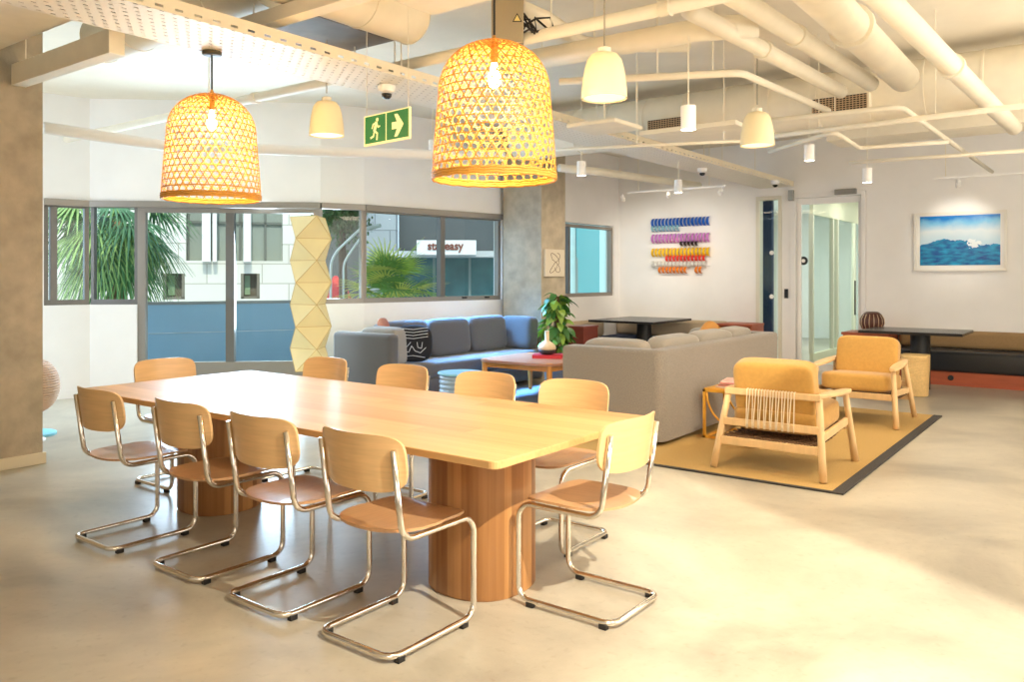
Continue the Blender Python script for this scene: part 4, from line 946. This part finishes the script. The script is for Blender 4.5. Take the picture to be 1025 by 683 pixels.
pipe('conduit', [zp(770, 152, 2.70), zp(835, 132, 2.70), zp(860, 148, 2.70), zp(950, 142, 2.70)], 0.020, 'short kinked cream conduit above the door area', 'pipe', fr=0.05)
pipe('conduit', [zp(850, 163, 2.68), zp(1040, 150, 2.68)], 0.020, 'lowest cream conduit above the wave picture', 'pipe')
pipe('conduit', [zp(556, 150, 2.59), zp(770, 140, 2.59)], 0.014, 'thin cream conduit crossing under the cable tray near the dome camera', 'pipe', rods=(0.4, 0.8))
pipe('conduit', [zp(560, 168, 2.75), zp(600, 172, 2.75), zp(700, 186, 2.75)], 0.05, 'cream pipe beyond the tray above the corner window', 'pipe')
pipe('conduit', [zp(44, 128, 2.62), zp(165, 146, 2.62), zp(330, 152, 2.62), zp(505, 157, 2.62)], 0.05, 'white pipe following the head of the bay windows', 'pipe', fr=0.3, m=M_white)
pipe('conduit', [zp(500, 66, 2.98), zp(700, 30, 2.98), zp(760, 25, 2.98)], 0.075, 'thick cream pipe elbow crossing above the cream bell pendant', 'pipe')
pipe('conduit', [zp(520, 8, 3.13), zp(548, 20, 3.13), zp(585, 45, 3.13), zp(690, 45, 3.13)], 0.055, 'curving cream hose beside the junction box', 'pipe')
# slab beams and rectangular channels
def beam(name, x0, x1, y0, y1, z0, z1, lab, cat='duct', m=M_cream): return tag(obj(name, B(x0, x1, y0, y1, z0, z1, bev=0.004), m), lab, cat)
beam('cable_trunking', -3.34, 0.4, 3.16, 3.64, 3.0, 3.2, 'flat rectangular duct over the nearer pendant at the top centre')
beam('cable_trunking', -6.42, -5.0, 2.50, 2.60, 2.80, 2.95, 'white rectangular trunking in front of the near column top', 'trunking')
beam('cable_trunking', -4.46, -1.5, 2.93, 3.03, 2.90, 2.985, 'pale rectangular trunking over the top left corner of the tray', 'trunking')
for x_, y_ in ((-4.2, 2.98), (-1.8, 2.98)): tube_r = obj('hanger_rod', tube([(x_, y_, 2.985), (x_, y_, CEIL - .001)], 0.005, 6), M_cream, bpy.data.objects['cable_trunking.002'])
for x_ in (-6.3, -5.1): obj('hanger_rod', tube([(x_, 2.55, 2.95), (x_, 2.55, CEIL - .001)], 0.005, 6), M_cream, bpy.data.objects['cable_trunking.001'])
beam('air_duct', -2.6, 2.2, 9.3, 9.9, 2.92, 3.2, 'flat oval duct near the back wall on the right')
beam('air_duct', -6.45, -5.1, 1.1, 2.4, 3.02, 3.28, 'broad flat duct high above the near concrete column')
beam('ceiling_unit', -3.45, -2.55, 6.50, 7.25, 2.68, 2.72, 'flat cream ceiling panel hanging under the ribbed duct', 'air unit')
ac3 = Dp(605, 127, 6.9); tag(obj('ceiling_cassette', B(ac3.x - 0.24, ac3.x + 0.24, ac3.y - 0.24, ac3.y + 0.24, ac3.z - 0.02, ac3.z + 0.02, bev=0.015), M_cream), 'small flat cassette on a rod left of the ribbed duct grille', 'air unit')
tube_o = obj('hanger_rod', tube([(ac3.x, ac3.y, ac3.z + 0.02), (ac3.x, ac3.y, CEIL)], 0.008, 6), M_cream); tube_o.parent = bpy.data.objects['ceiling_cassette']
# junction box with warning triangle
jb = Dp(508, 22, 5.0); j = empty('junction_box', (jb.x, jb.y, jb.z)); j.rotation_euler = (0, 0, YAW); tag(j, 'grey metal junction box with a warning triangle beside the nearer pendant cord', 'junction box')
obj('housing', B(-0.10, 0.10, 0, 0.14, -0.13, 0.16, bev=0.005), mat('grey_steel_box', (168, 154, 126), 0.5, metal=0.3), j)
V = [(-0.03, -0.002, -0.02), (0.03, -0.002, -0.02), (0, -0.002, 0.035), (-0.03, -0.0002, -0.02), (0.03, -0.0002, -0.02), (0, -0.0002, 0.035)]
wl = obj('warning_triangle', (V, [(0, 1, 2), (5, 4, 3), (0, 3, 4, 1), (1, 4, 5, 2), (2, 5, 3, 0)]), mat('warning_black', (50, 44, 34), 0.6), j, loc=(0.06, 0, 0.02))
V = [(-0.02, -0.003, -0.014), (0.02, -0.003, -0.014), (0, -0.003, 0.024), (-0.02, -0.0022, -0.014), (0.02, -0.0022, -0.014), (0, -0.0022, 0.024)]
obj('warning_field', (V, [(0, 1, 2), (5, 4, 3), (0, 3, 4, 1), (1, 4, 5, 2), (2, 5, 3, 0)]), mat('warning_cream', (230, 208, 130), 0.6), wl)
V = []; F = []
for k in range(7):
    a = random.random() * 6; tube([(0.10, 0.05, 0.02 * k - 0.05), (0.16 + 0.03 * cos(a), 0.05, 0.05 * sin(a)), (0.22 + 0.05 * sin(a * 2), 0.08, 0.08 * cos(a)), (0.30, 0.10, 0.03 * cos(a * 3) - 0.03)], 0.007, 6, False, V, F)
obj('black_cables', (V, F), M_rubber, j, smooth='all')
# ------------------------------------------------ bell pendants
M_bell = mat('cream_fabric_shade', (238, 222, 180), 0.7, emit=(255, 226, 170), es=0.04)
bell = None
for (px, pyb, pyt, wpx, z_, lab) in [(605, 99, 46, 45, 0, 'cream bell pendant lamp hanging right of the nearer bamboo pendant'),
                             (327, 136, 92, 34, 0, 'cream bell pendant lamp hanging between the two bamboo pendants'),
                             (758, 146, 108, 33, 0, 'cream bell pendant lamp hanging in front of the ribbed duct at the right')]:
    d = 0.24 * FPX / wpx; p = Dp(px, pyb, d); 
    if bell is None:
        bell = empty('bell_pendant'); base = bell
        prb = [(0.122, 0), (0.120, 0.04), (0.113, 0.11), (0.104, 0.16), (0.092, 0.205), (0.070, 0.235), (0.025, 0.248)]
        pin = [(r - 0.004, z - 0.002 if z else 0) for r, z in prb[::-1]]
        obj('shade', lathe(prb + pin, 32, capb=False, capt=False), M_bell, base, smooth='all')
        obj('lamp_diffuser', lathe([(0.112, 0.006), (0.112, 0.010)], 28), mat('warm_diffuser', (255, 240, 210), 0.5, emit=(255, 236, 200), es=0.8), base)
        obj('shade_cap', lathe([(0.03, 0.244), (0.035, 0.248), (0.035, 0.27), (0.01, 0.28)], 16), M_cream, base, smooth=True)
        obj('cord', tube([(0, 0, 0.27), (0, 0, CEIL - p.z - 0.001)], 0.004, 6), mat('grey_cord', (150, 140, 120), 0.6), base); first = p.z
        o = base
    else:
        o = copy_tree(base)
        for c in o.children:
            if c.name.startswith('cord'): c.scale = (1, 1, 1); c.data = c.data.copy(); [setattr(v, 'co', Vector((v.co.x, v.co.y, 0.30 if v.co.z < 0.4 else CEIL - p.z - 0.001))) for v in c.data.vertices]
    o.location = p; tag(o, lab, 'pendant lamp', 'cream bell pendants')
    light('bell_pendant_light', 'SPOT', (p.x, p.y, p.z - 0.01), 18, WARM, spot_size=radians(120), spot_blend=0.6, shadow_soft_size=0.09)
# ------------------------------------------------ cylinder downlights
M_led = mat('led_disc', (255, 250, 235), 0.4, emit=(255, 246, 226), es=12)
cyl = None
for (px, pyb, wpx, lab, e) in [(689, 130, 15, 'white cylinder downlight hanging in front of the ribbed duct grille', 60),
                            (582, 176, 9, 'small white cylinder downlight left of the corner window head', 30),
                            (679, 193, 8, 'small white cylinder downlight above the coloured loop artwork', 40),
                            (810, 161, 10, 'white cylinder downlight left above the glass door', 40),
                            (868, 183, 9, 'white cylinder downlight right above the glass door', 40),
                            (433, 153, 8, 'small white cylinder downlight glimpsed left of the nearer bamboo pendant', 20),
                            (45, 143, 8, 'small white cylinder downlight glimpsed beside the near concrete column', 10)]:
    d = min(0.095 * FPX / wpx, 10.9); p = Dp(px, pyb, d)
    if cyl is None:
        cyl = empty('cylinder_downlight')
        obj('can', lathe([(0.046, 0.004), (0.0475, 0), (0.0475, 0.15), (0.040, 0.152)], 24), M_white, cyl, smooth=True)
        obj('led_disc', lathe([(0.042, 0.0005), (0.042, 0.003)], 24), M_led, cyl)
        obj('suspension', tube([(0, 0, 0.15), (0, 0, CEIL - p.z - 0.001)], 0.004, 6), M_cream, cyl); o = cyl
    else:
        o = copy_tree(cyl)
        for c in o.children:
            if c.name.startswith('suspension'): c.data = c.data.copy(); [setattr(v, 'co', Vector((v.co.x, v.co.y, 0.15 if v.co.z < 0.3 else CEIL - p.z - 0.001))) for v in c.data.vertices]
    o.location = p; tag(o, lab, 'downlight', 'white cylinder downlights')
    light('downlight_beam', 'SPOT', (p.x, p.y, p.z - 0.01), e, WARM, spot_size=radians(85), spot_blend=0.5, shadow_soft_size=0.04)
# ------------------------------------------------ spot track rails
def track(pa, pb, z, lab, spots, e):
    A, Bq = Zp(*pa, z), Zp(*pb, z); Bq.y = A.y; root = empty('spot_track', (A.x, A.y, z)); tag(root, lab, 'track light'); L_ = Bq.x - A.x
    obj('rail', B(0, L_, -0.016, 0.016, 0, 0.028), M_white, root)
    for t in (0.12, 0.85): obj('hanger_rod', tube([(L_ * t, 0, 0.028), (L_ * t, 0, CEIL - z - .001)], 0.005, 6), M_cream, root)
    for px, tgt in spots:
        q = ray(px, 0); X = q.x * (A.y / q.y) - A.x; hd = obj('spot_head', xf(bmesh_from(tube([(0, 0, -0.02), (0, 0, -0.13)], 0.030, 14)), (0, 0, 0)), M_white, root, loc=(X, 0, -0.03))
        v = Vector(tgt) - Vector((A.x + X, A.y, z - 0.05)); hd.rotation_euler = v.to_track_quat('-Z', 'Y').to_euler()
        obj('spot_stem', tube([(X, 0, 0), (X, 0, -0.06)], 0.008, 8), M_white, root)
        l = light('track_spot_beam', 'SPOT', (A.x + X, A.y, z - 0.05), e, (1.0, 0.93, 0.82), spot_size=radians(62), spot_blend=0.8, shadow_soft_size=0.03); aim(l, tgt)
        l.location = l.location + v.normalized() * 0.16
def bmesh_from(vf):
    bm = bmesh.new(); vs = [bm.verts.new(v) for v in vf[0]]
    for f in vf[1]: bm.faces.new([vs[i] for i in f])
    return bm
track((628, 194), (738, 190), 2.60, 'ceiling spot track with three white heads before the loop artwork', [(623, (-6.6, 12.4, 1.6)), (669, (-5.9, 12.4, 1.85)), (722, (-5.4, 12.4, 1.8))], 38)
track((934, 180), (1046, 174), 2.62, 'ceiling spot track with one white head above the wave picture', [(959, (-1.72, 12.4, 1.95))], 24)
# ------------------------------------------------ dome cameras
dc = None
for px, py, d, lab in [(387, 92, 5.75, 'white dome security camera mounted under the cable tray above the exit sign'), (703, 172, 10.2, 'dome security camera farther along the cable tray'), (776, 184, 11.5, 'dome security camera above the sidelight of the glass door')]:
    p = Dp(px, py, d)
    if dc is None:
        dc = empty('dome_camera');  obj('housing', lathe([(0.03, -0.015), (0.055, 0.0), (0.062, 0.03), (0.062, 0.045)], 24), M_white, dc, smooth=True)
        obj('dome', lathe([(0.004, -0.052), (0.022, -0.048), (0.034, -0.034), (0.036, -0.0155)], 20), M_black, dc, smooth='all')
        obj('bracket', tube([(0, 0, 0.045), (0, 0, 2.7765 - p.z)], 0.012, 8), M_white, dc); o = dc
    else:
        o = copy_tree(dc)
        for c in o.children:
            if c.name.startswith('bracket'): c.data = c.data.copy(); [setattr(v, 'co', Vector((v.co.x, v.co.y, 0.045 if v.co.z < 0.06 else (2.7765 if px < 750 else CEIL - .001) - p.z))) for v in c.data.vertices]
    o.location = p; tag(o, lab, 'security camera', 'dome security cameras')
# ------------------------------------------------ exit sign
sa, sb2 = Dp(364.5, 130, 5.25), Dp(410, 125, 4.93)
ex = empty('exit_sign', (sa.x, sa.y, 2.352)); dv = sb2 - sa; ex.rotation_euler = (0, 0, atan2(dv.y, dv.x)); tag(ex, 'hanging green and cream exit sign with a running figure and a right arrow', 'sign')
LW = Vector((dv.x, dv.y)).length; ESH = 0.195
M_glow = mat('exit_sign_cream', (240, 232, 170), 0.5, emit=(245, 236, 170), es=0.35); M_green = mat('exit_sign_green', (22, 128, 62), 0.5, emit=(20, 120, 56), es=0.12)
obj('sign_body', B(0, LW, 0, 0.012, -ESH / 2, ESH / 2), M_glow, ex)
hw2 = LW / 2
obj('green_panel', B(0.012, hw2 - 0.006, -0.0015, -0.0002, -ESH / 2 + 0.014, ESH / 2 - 0.008), M_green, ex); obj('green_panel', B(hw2 + 0.006, LW - 0.010, -0.0015, -0.0002, -ESH / 2 + 0.014, ESH / 2 - 0.008), M_green, ex)
def flatpoly(bm, pts, y0=-0.003, y1=-0.0017):
    a = [bm.verts.new((x, y0, z)) for x, z in pts]; b = [bm.verts.new((x, y1, z)) for x, z in pts]
    bm.faces.new(a); bm.faces.new(b[::-1])
    for i in range(len(pts)): bm.faces.new((a[i], b[i], b[(i + 1) % len(pts)], a[(i + 1) % len(pts)]))
bm = bmesh.new(); c = LW * 0.75
flatpoly(bm, [(c - 0.055, -0.022), (c - 0.005, -0.022), (c - 0.03, -0.07), (c + 0.0, -0.07), (c + 0.06, 0), (c + 0.0, 0.07), (c - 0.03, 0.07), (c - 0.005, 0.022), (c - 0.055, 0.022)])
obj('arrow', bm, M_glow, ex)
bm = bmesh.new(); c = LW * 0.26
def limb(pts, w):
    for (a, b) in zip(pts, pts[1:]):
        a = Vector((a[0], a[1])); b = Vector((b[0], b[1])); d = (b - a).normalized(); s = Vector((-d.y, d.x)) * w / 2; a2 = a - d * w * .3; b2 = b + d * w * .3
        flatpoly(bm, [tuple(a2 - s), tuple(b2 - s), tuple(b2 + s), tuple(a2 + s)])
flatpoly(bm, [(c + 0.022 + 0.013 * cos(2 * pi * k / 14), 0.060 + 0.013 * sin(2 * pi * k / 14)) for k in range(14)])
limb([(c + 0.010, 0.040), (c - 0.006, -0.005)], 0.026); limb([(c + 0.018, 0.036), (c + 0.030, 0.012), (c + 0.048, 0.016)], 0.010); limb([(c + 0.004, 0.040), (c - 0.022, 0.034), (c - 0.032, 0.010)], 0.010)
limb([(c - 0.004, -0.010), (c + 0.022, -0.028), (c + 0.018, -0.066)], 0.014); limb([(c - 0.008, -0.012), (c - 0.018, -0.042), (c - 0.046, -0.050)], 0.013)
obj('running_figure', bm, M_glow, ex)
for x in (0.02, LW - 0.02): obj('hanger_rod', tube([(x, 0.006, ESH / 2), (x, 0.006, CEIL - 2.352 - .001)], 0.002, 6), M_cream, ex)

# added unseen flood lamp; its flap cuts a straight edge into the floor light
fl = empty('added_flood_lamp', (0.4, 1.9, 2.75)); tag(fl, 'added out-of-view flood lamp with a light-shaping flap above the open floor at the right', 'lamp')
obj('added_lamp_back', B(-0.09, 0.09, -0.09, 0.09, 0.03, 0.2, bev=0.01), M_white, fl); obj('yoke', tube([(0, 0, 0.19), (0, 0, CEIL - 2.75 - .001)], 0.012, 8), M_white, fl)
e1, e2 = Vector((-2.95, 5.55, 0)), Vector((0.9, 3.34, 0)); s_ = Vector((0.4, 1.9, 2.75)); q1 = (e1 - s_) * 0.16; q2 = (e2 - s_) * 0.16; o1 = Vector((0.25, 0.55, 0.10))
w1, w2 = q1 + o1, q2 + o1; th_ = Vector((0, 0, 0.004))
V = [q1, q2, w2, w1, q1 + th_, q2 + th_, w2 + th_, w1 + th_]
obj('added_light_flap', (V, [(0, 1, 2, 3), (7, 6, 5, 4), (0, 4, 5, 1), (1, 5, 6, 2), (2, 6, 7, 3), (3, 7, 4, 0)]), M_blackm, fl)  # added plate that shades the floor beyond the edge line
obj('added_flap_arm', tube([(0, 0.08, 0.06), tuple((w1 + w2) / 2)], 0.006, 6), M_blackm, fl)
# ================================================================== OUTSIDE
struct('ground', B(-60, -10.5, -20, 60, -3.2, -3.0), mat('asphalt', (130, 126, 120), 0.9))
# balcony parapet seen through the tall glass
M_par = mat('blue_painted_panel', (136, 172, 196), 0.5, noise=0.04, nscale=2)
pa, pb_ = Dp(120, 300, 10.9), Dp(345, 300, 12.2)
d_ = (pb_ - pa); pr = empty('balcony_parapet', (pa.x, pa.y, 0)); pr.rotation_euler = (0, 0, atan2(d_.y, d_.x)); LP_ = Vector((d_.x, d_.y)).length; tag(pr, 'blue-painted balcony parapet outside the tall glass door', 'parapet')
obj('panel', B(0, LP_, 0, 0.12, -0.2, 0.62), M_par, pr); obj('panel', B(0, LP_, 0.0, 0.12, 0.63, 1.02), M_par, pr); obj('coping', B(0, LP_, -0.02, 0.14, 1.02, 1.06), mat('grey_coping', (130, 132, 130), 0.5), pr)
balc = struct('floor_balcony', (lambda V: (V, [(0, 1, 2, 3)]))([tuple(P[1] + Vector((-.2, .3, .02))), tuple(Vector((pa.x, pa.y, 0.02))), tuple(Vector((pb_.x + 1, pb_.y + 1, 0.02))), tuple(P[4] + Vector((-.3, .1, .02)))]), mat('balcony_tile', (120, 140, 150), 0.6))
# facades
def plane_frame(px, d, tilt=0.0):
    o = Dp(px, CY, d); q = ray(px, CY); ang = atan2(q.y, q.x) - pi / 2 + tilt; U = Vector((cos(ang), sin(ang), 0)); Nn = Vector((-U.y, U.x, 0)); return o, U, Nn, ang
def onplane(fr, px, py):
    o, U, Nn, a = fr; q = ray(px, py); t = (o - Vector((0, 0, H))).dot(Nn) / q.dot(Nn); p = Vector((0, 0, H)) + q * t; return (p - o).dot(U), p.z
def brickmat(name, c1, c2, mort, bw, bh):
    m = mat(name, c1, 0.8); nt = m.node_tree; n = nt.nodes; L = nt.links; tc = n.new('ShaderNodeTexCoord'); mp = n.new('ShaderNodeMapping'); mp.inputs['Rotation'].default_value = (pi / 2, 0, 0)
    L.new(tc.outputs['Object'], mp.inputs[0]); br = n.new('ShaderNodeTexBrick'); L.new(mp.outputs[0], br.inputs[0]); br.inputs['Scale'].default_value = 1; br.inputs['Brick Width'].default_value = bw; br.inputs['Row Height'].default_value = bh
    br.inputs['Mortar Size'].default_value = 0.012; br.inputs['Color1'].default_value = srgb(*c1); br.inputs['Color2'].default_value = srgb(*c2); br.inputs['Mortar'].default_value = srgb(*mort); L.new(br.outputs[0], n['Principled BSDF'].inputs['Base Color']); return m
fa = plane_frame(235, 17.0); A0, A3 = fa[0], fa[3]
ba = empty('stone_building', (A0.x, A0.y, 0)); ba.rotation_euler = (0, 0, A3); tag(ba, 'pale stone office building with white vertical fins across the street', 'building')
M_stone = brickmat('stone_blocks', (226, 220, 206), (214, 208, 192), (176, 168, 150), 1.1, 0.42)
xl, _ = onplane(fa, -40, 240); xr, _ = onplane(fa, 326, 240)
rx0, rz0 = onplane(fa, 186, 261); rx1, rz1 = onplane(fa, 283, 205)
wins = [(163, 185, 276, 300), (241, 260, 274, 298)]
WZ = [onplane(fa, a, d2) + onplane(fa, b, c2) for a, b, c2, d2 in wins]  # x0,z0,x1,z1
bm = bmesh.new(); sx0, sz0, sx1, sz1 = WZ[0]; tx0_, tz0_, tx1_, tz1_ = WZ[1]; zt0 = min(sz0, tz0_); zt1 = max(sz1, tz1_); Zt = 9.0; T = 0.5
box(bm, xl, xr, 0, T, -3, zt0); box(bm, xl, sx0, 0, T, zt0, zt1); box(bm, sx1, tx0_, 0, T, zt0, zt1); box(bm, tx1_, xr, 0, T, zt0, zt1); box(bm, xl, xr, 0, T, zt1, rz0); box(bm, xl, rx0, 0, T, rz0, Zt); box(bm, rx1, xr, 0, T, rz0, Zt)
obj('wall', bm, M_stone, ba)
obj('recessed_glazing', B(rx0, rx1, 0.42, 0.46, rz0, Zt), mat('pale_panel_glass', (150, 156, 144), 0.3), ba)
bm = bmesh.new(); k = rx0
while k < rx1: box(bm, k, k + 0.05, 0.36, 0.42, rz0, Zt); k += 0.52
for z in (rz0 + 0.8, rz0 + 1.7): box(bm, rx0, rx1, 0.36, 0.42, z, z + 0.05)
obj('glazing_bars', bm, mat('grey_mullions', (110, 112, 102), 0.5), ba)
for a, b in ((202.6, 211), (213, 217), (243.6, 251)):
    x0, _ = onplane(fa, a, 240); x1, _ = onplane(fa, b, 240); obj('fin', B(x0, x1, -0.25, 0.30, rz0 - 0.02, Zt), mat('white_fin', (236, 234, 226), 0.6), ba)
for (x0, z0_, x1, z1_) in WZ:
    wf = obj('window', (lambda bm: (box(bm, x0, x1, 0.30, 0.34, zt0, zt1), box(bm, x0, x0 + .06, 0.0, 0.3, zt0, zt1), box(bm, x1 - .06, x1, 0, .3, zt0, zt1), box(bm, x0, x1, 0, .3, zt0, zt0 + .05), bm)[-1])(bmesh.new()), mat('window_reveal', (118, 110, 92), 0.7), ba)
    obj('pane', B(x0 + .08, (x0 + x1) / 2, 0.27, 0.29, zt0 + .08, zt1 - .04), mat('green_lit_pane', (150, 176, 138), 0.3), wf)
fb = plane_frame(420, 19.0, tilt=-0.12); B0, A3b = fb[0], fb[3]
bb = empty('grey_building', (B0.x, B0.y, 0)); bb.rotation_euler = (0, 0, A3b); tag(bb, 'grey tiled building with dark glazing, canopy and shop sign across the street', 'building')
x0, _ = onplane(fb, 327, 240); x1, _ = onplane(fb, 396, 240); x2, _ = onplane(fb, 535, 240); _, zc = onplane(fb, 430, 252); _, zc2 = onplane(fb, 430, 258)
M_gt = brickmat('grey_tile', (158, 164, 166), (144, 150, 152), (112, 118, 120), 0.7, 0.5)
obj('wall', B(x0 + 0.9, x1, 0, 0.4, -3, 9), M_gt, bb)
obj('dark_wall', B(x0 - 0.6, x0 + 0.9, 0.6, 0.8, -3, 9), mat('dark_gap', (84, 92, 92), 0.6), bb)
obj('upper_glazing', B(x1, x2, 0.5, 0.6, zc, 4.2), mat('dark_smoked_glazing', (84, 88, 88), 0.25), bb)
obj('upper_wall', B(x1, x2, 0.3, 0.6, 4.2, 9), M_gt, bb)
obj('lower_glazing', B(x1, x2, 0.3, 0.4, -3, zc2), mat('teal_shopfront', (66, 110, 112), 0.25, noise=0.25, nscale=2), bb)
bm = bmesh.new(); 
for k in range(9): box(bm, x1 + k * 0.85, x1 + k * 0.85 + 0.06, 0.24, 0.30, -3, zc2)
obj('shopfront_bars', bm, mat('shopfront_bar', (120, 140, 136), 0.5), bb)
xc0, _ = onplane(fb, 385, 252); obj('canopy', B(xc0, x2, -0.5, 0.3, zc2, zc), mat('white_canopy', (186, 190, 190), 0.6), bb)
sx0, sz1 = onplane(fb, 421, 242); sx1, sz0 = onplane(fb, 478, 256)
sg_ = obj('shop_sign', B(sx0, sx1, -0.75, -0.55, sz0, sz1), mat('white_sign_board', (228, 228, 226), 0.6), bb)
cu = bpy.data.curves.new('sign_lettering', 'FONT'); cu.body = 'stayeasy'; cu.size = (sz1 - sz0) * 0.86; cu.extrude = 0.01; cu.align_x = 'CENTER'; cu.align_y = 'CENTER'; cu.offset = 0.006
to = bpy.data.objects.new('sign_lettering_tmp', cu); COL.objects.link(to); bpy.context.view_layer.update()
me = bpy.data.meshes.new_from_object(to.evaluated_get(bpy.context.evaluated_depsgraph_get())); bpy.data.objects.remove(to); me.materials.clear(); me.materials.append(mat('sign_brown_letters', (120, 62, 44), 0.6))
lt = bpy.data.objects.new('sign_lettering', me); COL.objects.link(lt); lt.parent = sg_; lt.location = ((sx0 + sx1) / 2 - 0.02, -0.762, (sz0 + sz1) / 2 + 0.03); lt.rotation_euler = (pi / 2, 0, 0); lt.scale = (0.86, 0.95, 1)
# pale building beyond the corner window
fc = plane_frame(590, 24.0, tilt=0.2); C0 = fc[0]
bc = empty('teal_glass_building', (C0.x, C0.y, 0)); bc.rotation_euler = (0, 0, fc[3]); tag(bc, 'pale building with teal glass seen through the window beyond the column', 'building')
obj('wall', B(-5, 3.5, 0.3, 0.6, -3, 9), mat('pale_teal_wall', (176, 206, 202), 0.6), bc)
for k in range(7): fr_ = obj('window', B(-3.2 + k * 0.95, -2.5 + k * 0.95, 0.2, 0.3, 0.2, 4.5), mat('teal_window', (96, 158, 158), 0.25), bc)
# palms
def palm(name, loc, n_fr, spread, drop, cols, lab, trunk_h, size, flen=1.0, up=0.3):
    root = empty(name, (loc.x, loc.y, -3.0)); tag(root, lab, 'palm tree'); zt = loc.z + 3.0
    obj('trunk', tube([(0, 0, 0), (0.05, 0, zt * 0.5), (0, 0, zt)], [0.2, 0.16, 0.13], 12), mat(name + '_trunk', (136, 104, 70), 0.9, noise=0.3, nscale=12), root, smooth='all')
    for q, colr in enumerate(cols):
        m = mat(name + '_leaf_%d' % q, colr, 0.6)
        for k in range(n_fr // len(cols)):
            V = []; F = []; a = random.random() * 2 * pi; el = random.uniform(*spread); L_ = random.uniform(0.7, 1.0) * flen
            base = Vector((0, 0, zt + random.uniform(-0.25, 0.25) * size)); dirn = Vector((cos(a) * cos(el), sin(a) * cos(el), sin(el))); tip = base + dirn * L_ * size * 0.5
            tube([base, (base + tip) / 2 + Vector((0, 0, .03)), tip], 0.014, 4, False, V, F)
            side = dirn.cross(Vector((0, 0, 1))).normalized(); upv = side.cross(dirn)
            nl = 17
            for j in range(nl):
                f_ = (j / (nl - 1) - 0.5) * 2; an = f_ * 1.45; dl = dirn * cos(an) + side * sin(an); ln = L_ * size * 0.62 * (1 - 0.25 * abs(f_)); w_ = 0.022 * size
                b = len(V); sd_ = dl.cross(upv).normalized() * w_
                for t in (0, 0.35, 0.7, 1.0):
                    p = tip + dl * ln * t + Vector((0, 0, -drop * ln * t * t)); ww = (1 - t * 0.85); V += [p - sd_ * ww, p + sd_ * ww]
                for t in range(3): F.append((b + 2 * t, b + 2 * t + 1, b + 2 * t + 3, b + 2 * t + 2))
            obj('frond', (V, F), m, root)
palm('fan_palm', Dp(116, 222, 13.0), 60, (-1.1, 0.6), 0.75, [(92, 142, 84), (140, 172, 96), (74, 116, 76)], 'large drooping fan palm outside the left bay windows', 6, 1.35)
palm('fan_palm', Dp(392, 298, 13.5), 34, (-0.1, 1.3), 0.25, [(176, 206, 84), (226, 230, 120), (120, 168, 84)], 'low bright green fan palm outside the long window', 2, 1.15)
# leafy tree
tc_ = Dp(342, 222, 14.5); tr_ = empty('street_tree', (tc_.x, tc_.y, -3)); tag(tr_, 'leafy green tree outside left of the street lamp', 'tree')
obj('trunk', tube([(0, 0, 0), (0.1, 0, 2.5), (0, 0, tc_.z + 3.0)], [0.12, 0.1, 0.06], 10), mat('tree_bark', (96, 80, 62), 0.9), tr_, smooth='all')
V = []; F = []
for k in range(3200):
    u = Vector((random.gauss(0, 0.19), random.gauss(0, 0.19), random.gauss(0.15, 0.2)))
    Mx = Matrix.Translation(u + Vector((0, 0, tc_.z + 3.0))) @ Matrix.Rotation(random.random() * 6.3, 4, 'Z') @ Matrix.Rotation(random.random() * 6.3, 4, 'X'); leaf_mesh(V, F, Mx, 0.07, 0.022)
obj('foliage', (V, F), mat('tree_leaf', (70, 112, 58), 0.6, noise=0.3, nscale=3), tr_)
# street lamp with two curved arms
s0 = Dp(331, 340, 13.8); sl_ = empty('street_lamp', (s0.x, s0.y, -3)); sl_.rotation_euler = (0, 0, YAW); tag(sl_, 'white twin street lamp with curved arms outside the long window', 'street lamp')
obj('pole', tube(fillet([(0, 0, 0), (0, 0, 3 + 1.75), (0.50, 0, 3 + 2.22)], 0.5, 6), 0.022, 8), mat('white_lamp_post', (224, 232, 234), 0.5), sl_, smooth='all')
obj('pole', tube(fillet([(0.22, 0, 0), (0.22, 0, 3 + 1.65), (0.58, 0, 3 + 2.18)], 0.4, 6), 0.02, 8), mat('white_lamp_post_b', (224, 232, 234), 0.5), sl_, smooth='all')
obj('lamp_head', xf(B(-0.16, 0.16, -0.06, 0.06, -0.03, 0.03, bev=0.01), (0.70, 0, 5.25), ry=radians(-15)), mat('lamp_head_grey', (190, 198, 200), 0.5), sl_)
# red parasol seen by the lamp post
u0 = Dp(336, 292, 16.5); rp = empty('red_parasol', (u0.x, u0.y, -3)); tag(rp, 'red closed parasol in the street beside the lamp post', 'parasol')
obj('canopy', lathe([(0.30, -0.55), (0.34, -0.2), (0.22, 0.1), (0.03, 0.32)], 16, (0, 0, u0.z + 3.0)), mat('red_canvas', (214, 44, 46), 0.7), rp, smooth=True)
obj('pole', tube([(0, 0, 0), (0, 0, u0.z + 3.3)], 0.03, 8), M_white, rp)
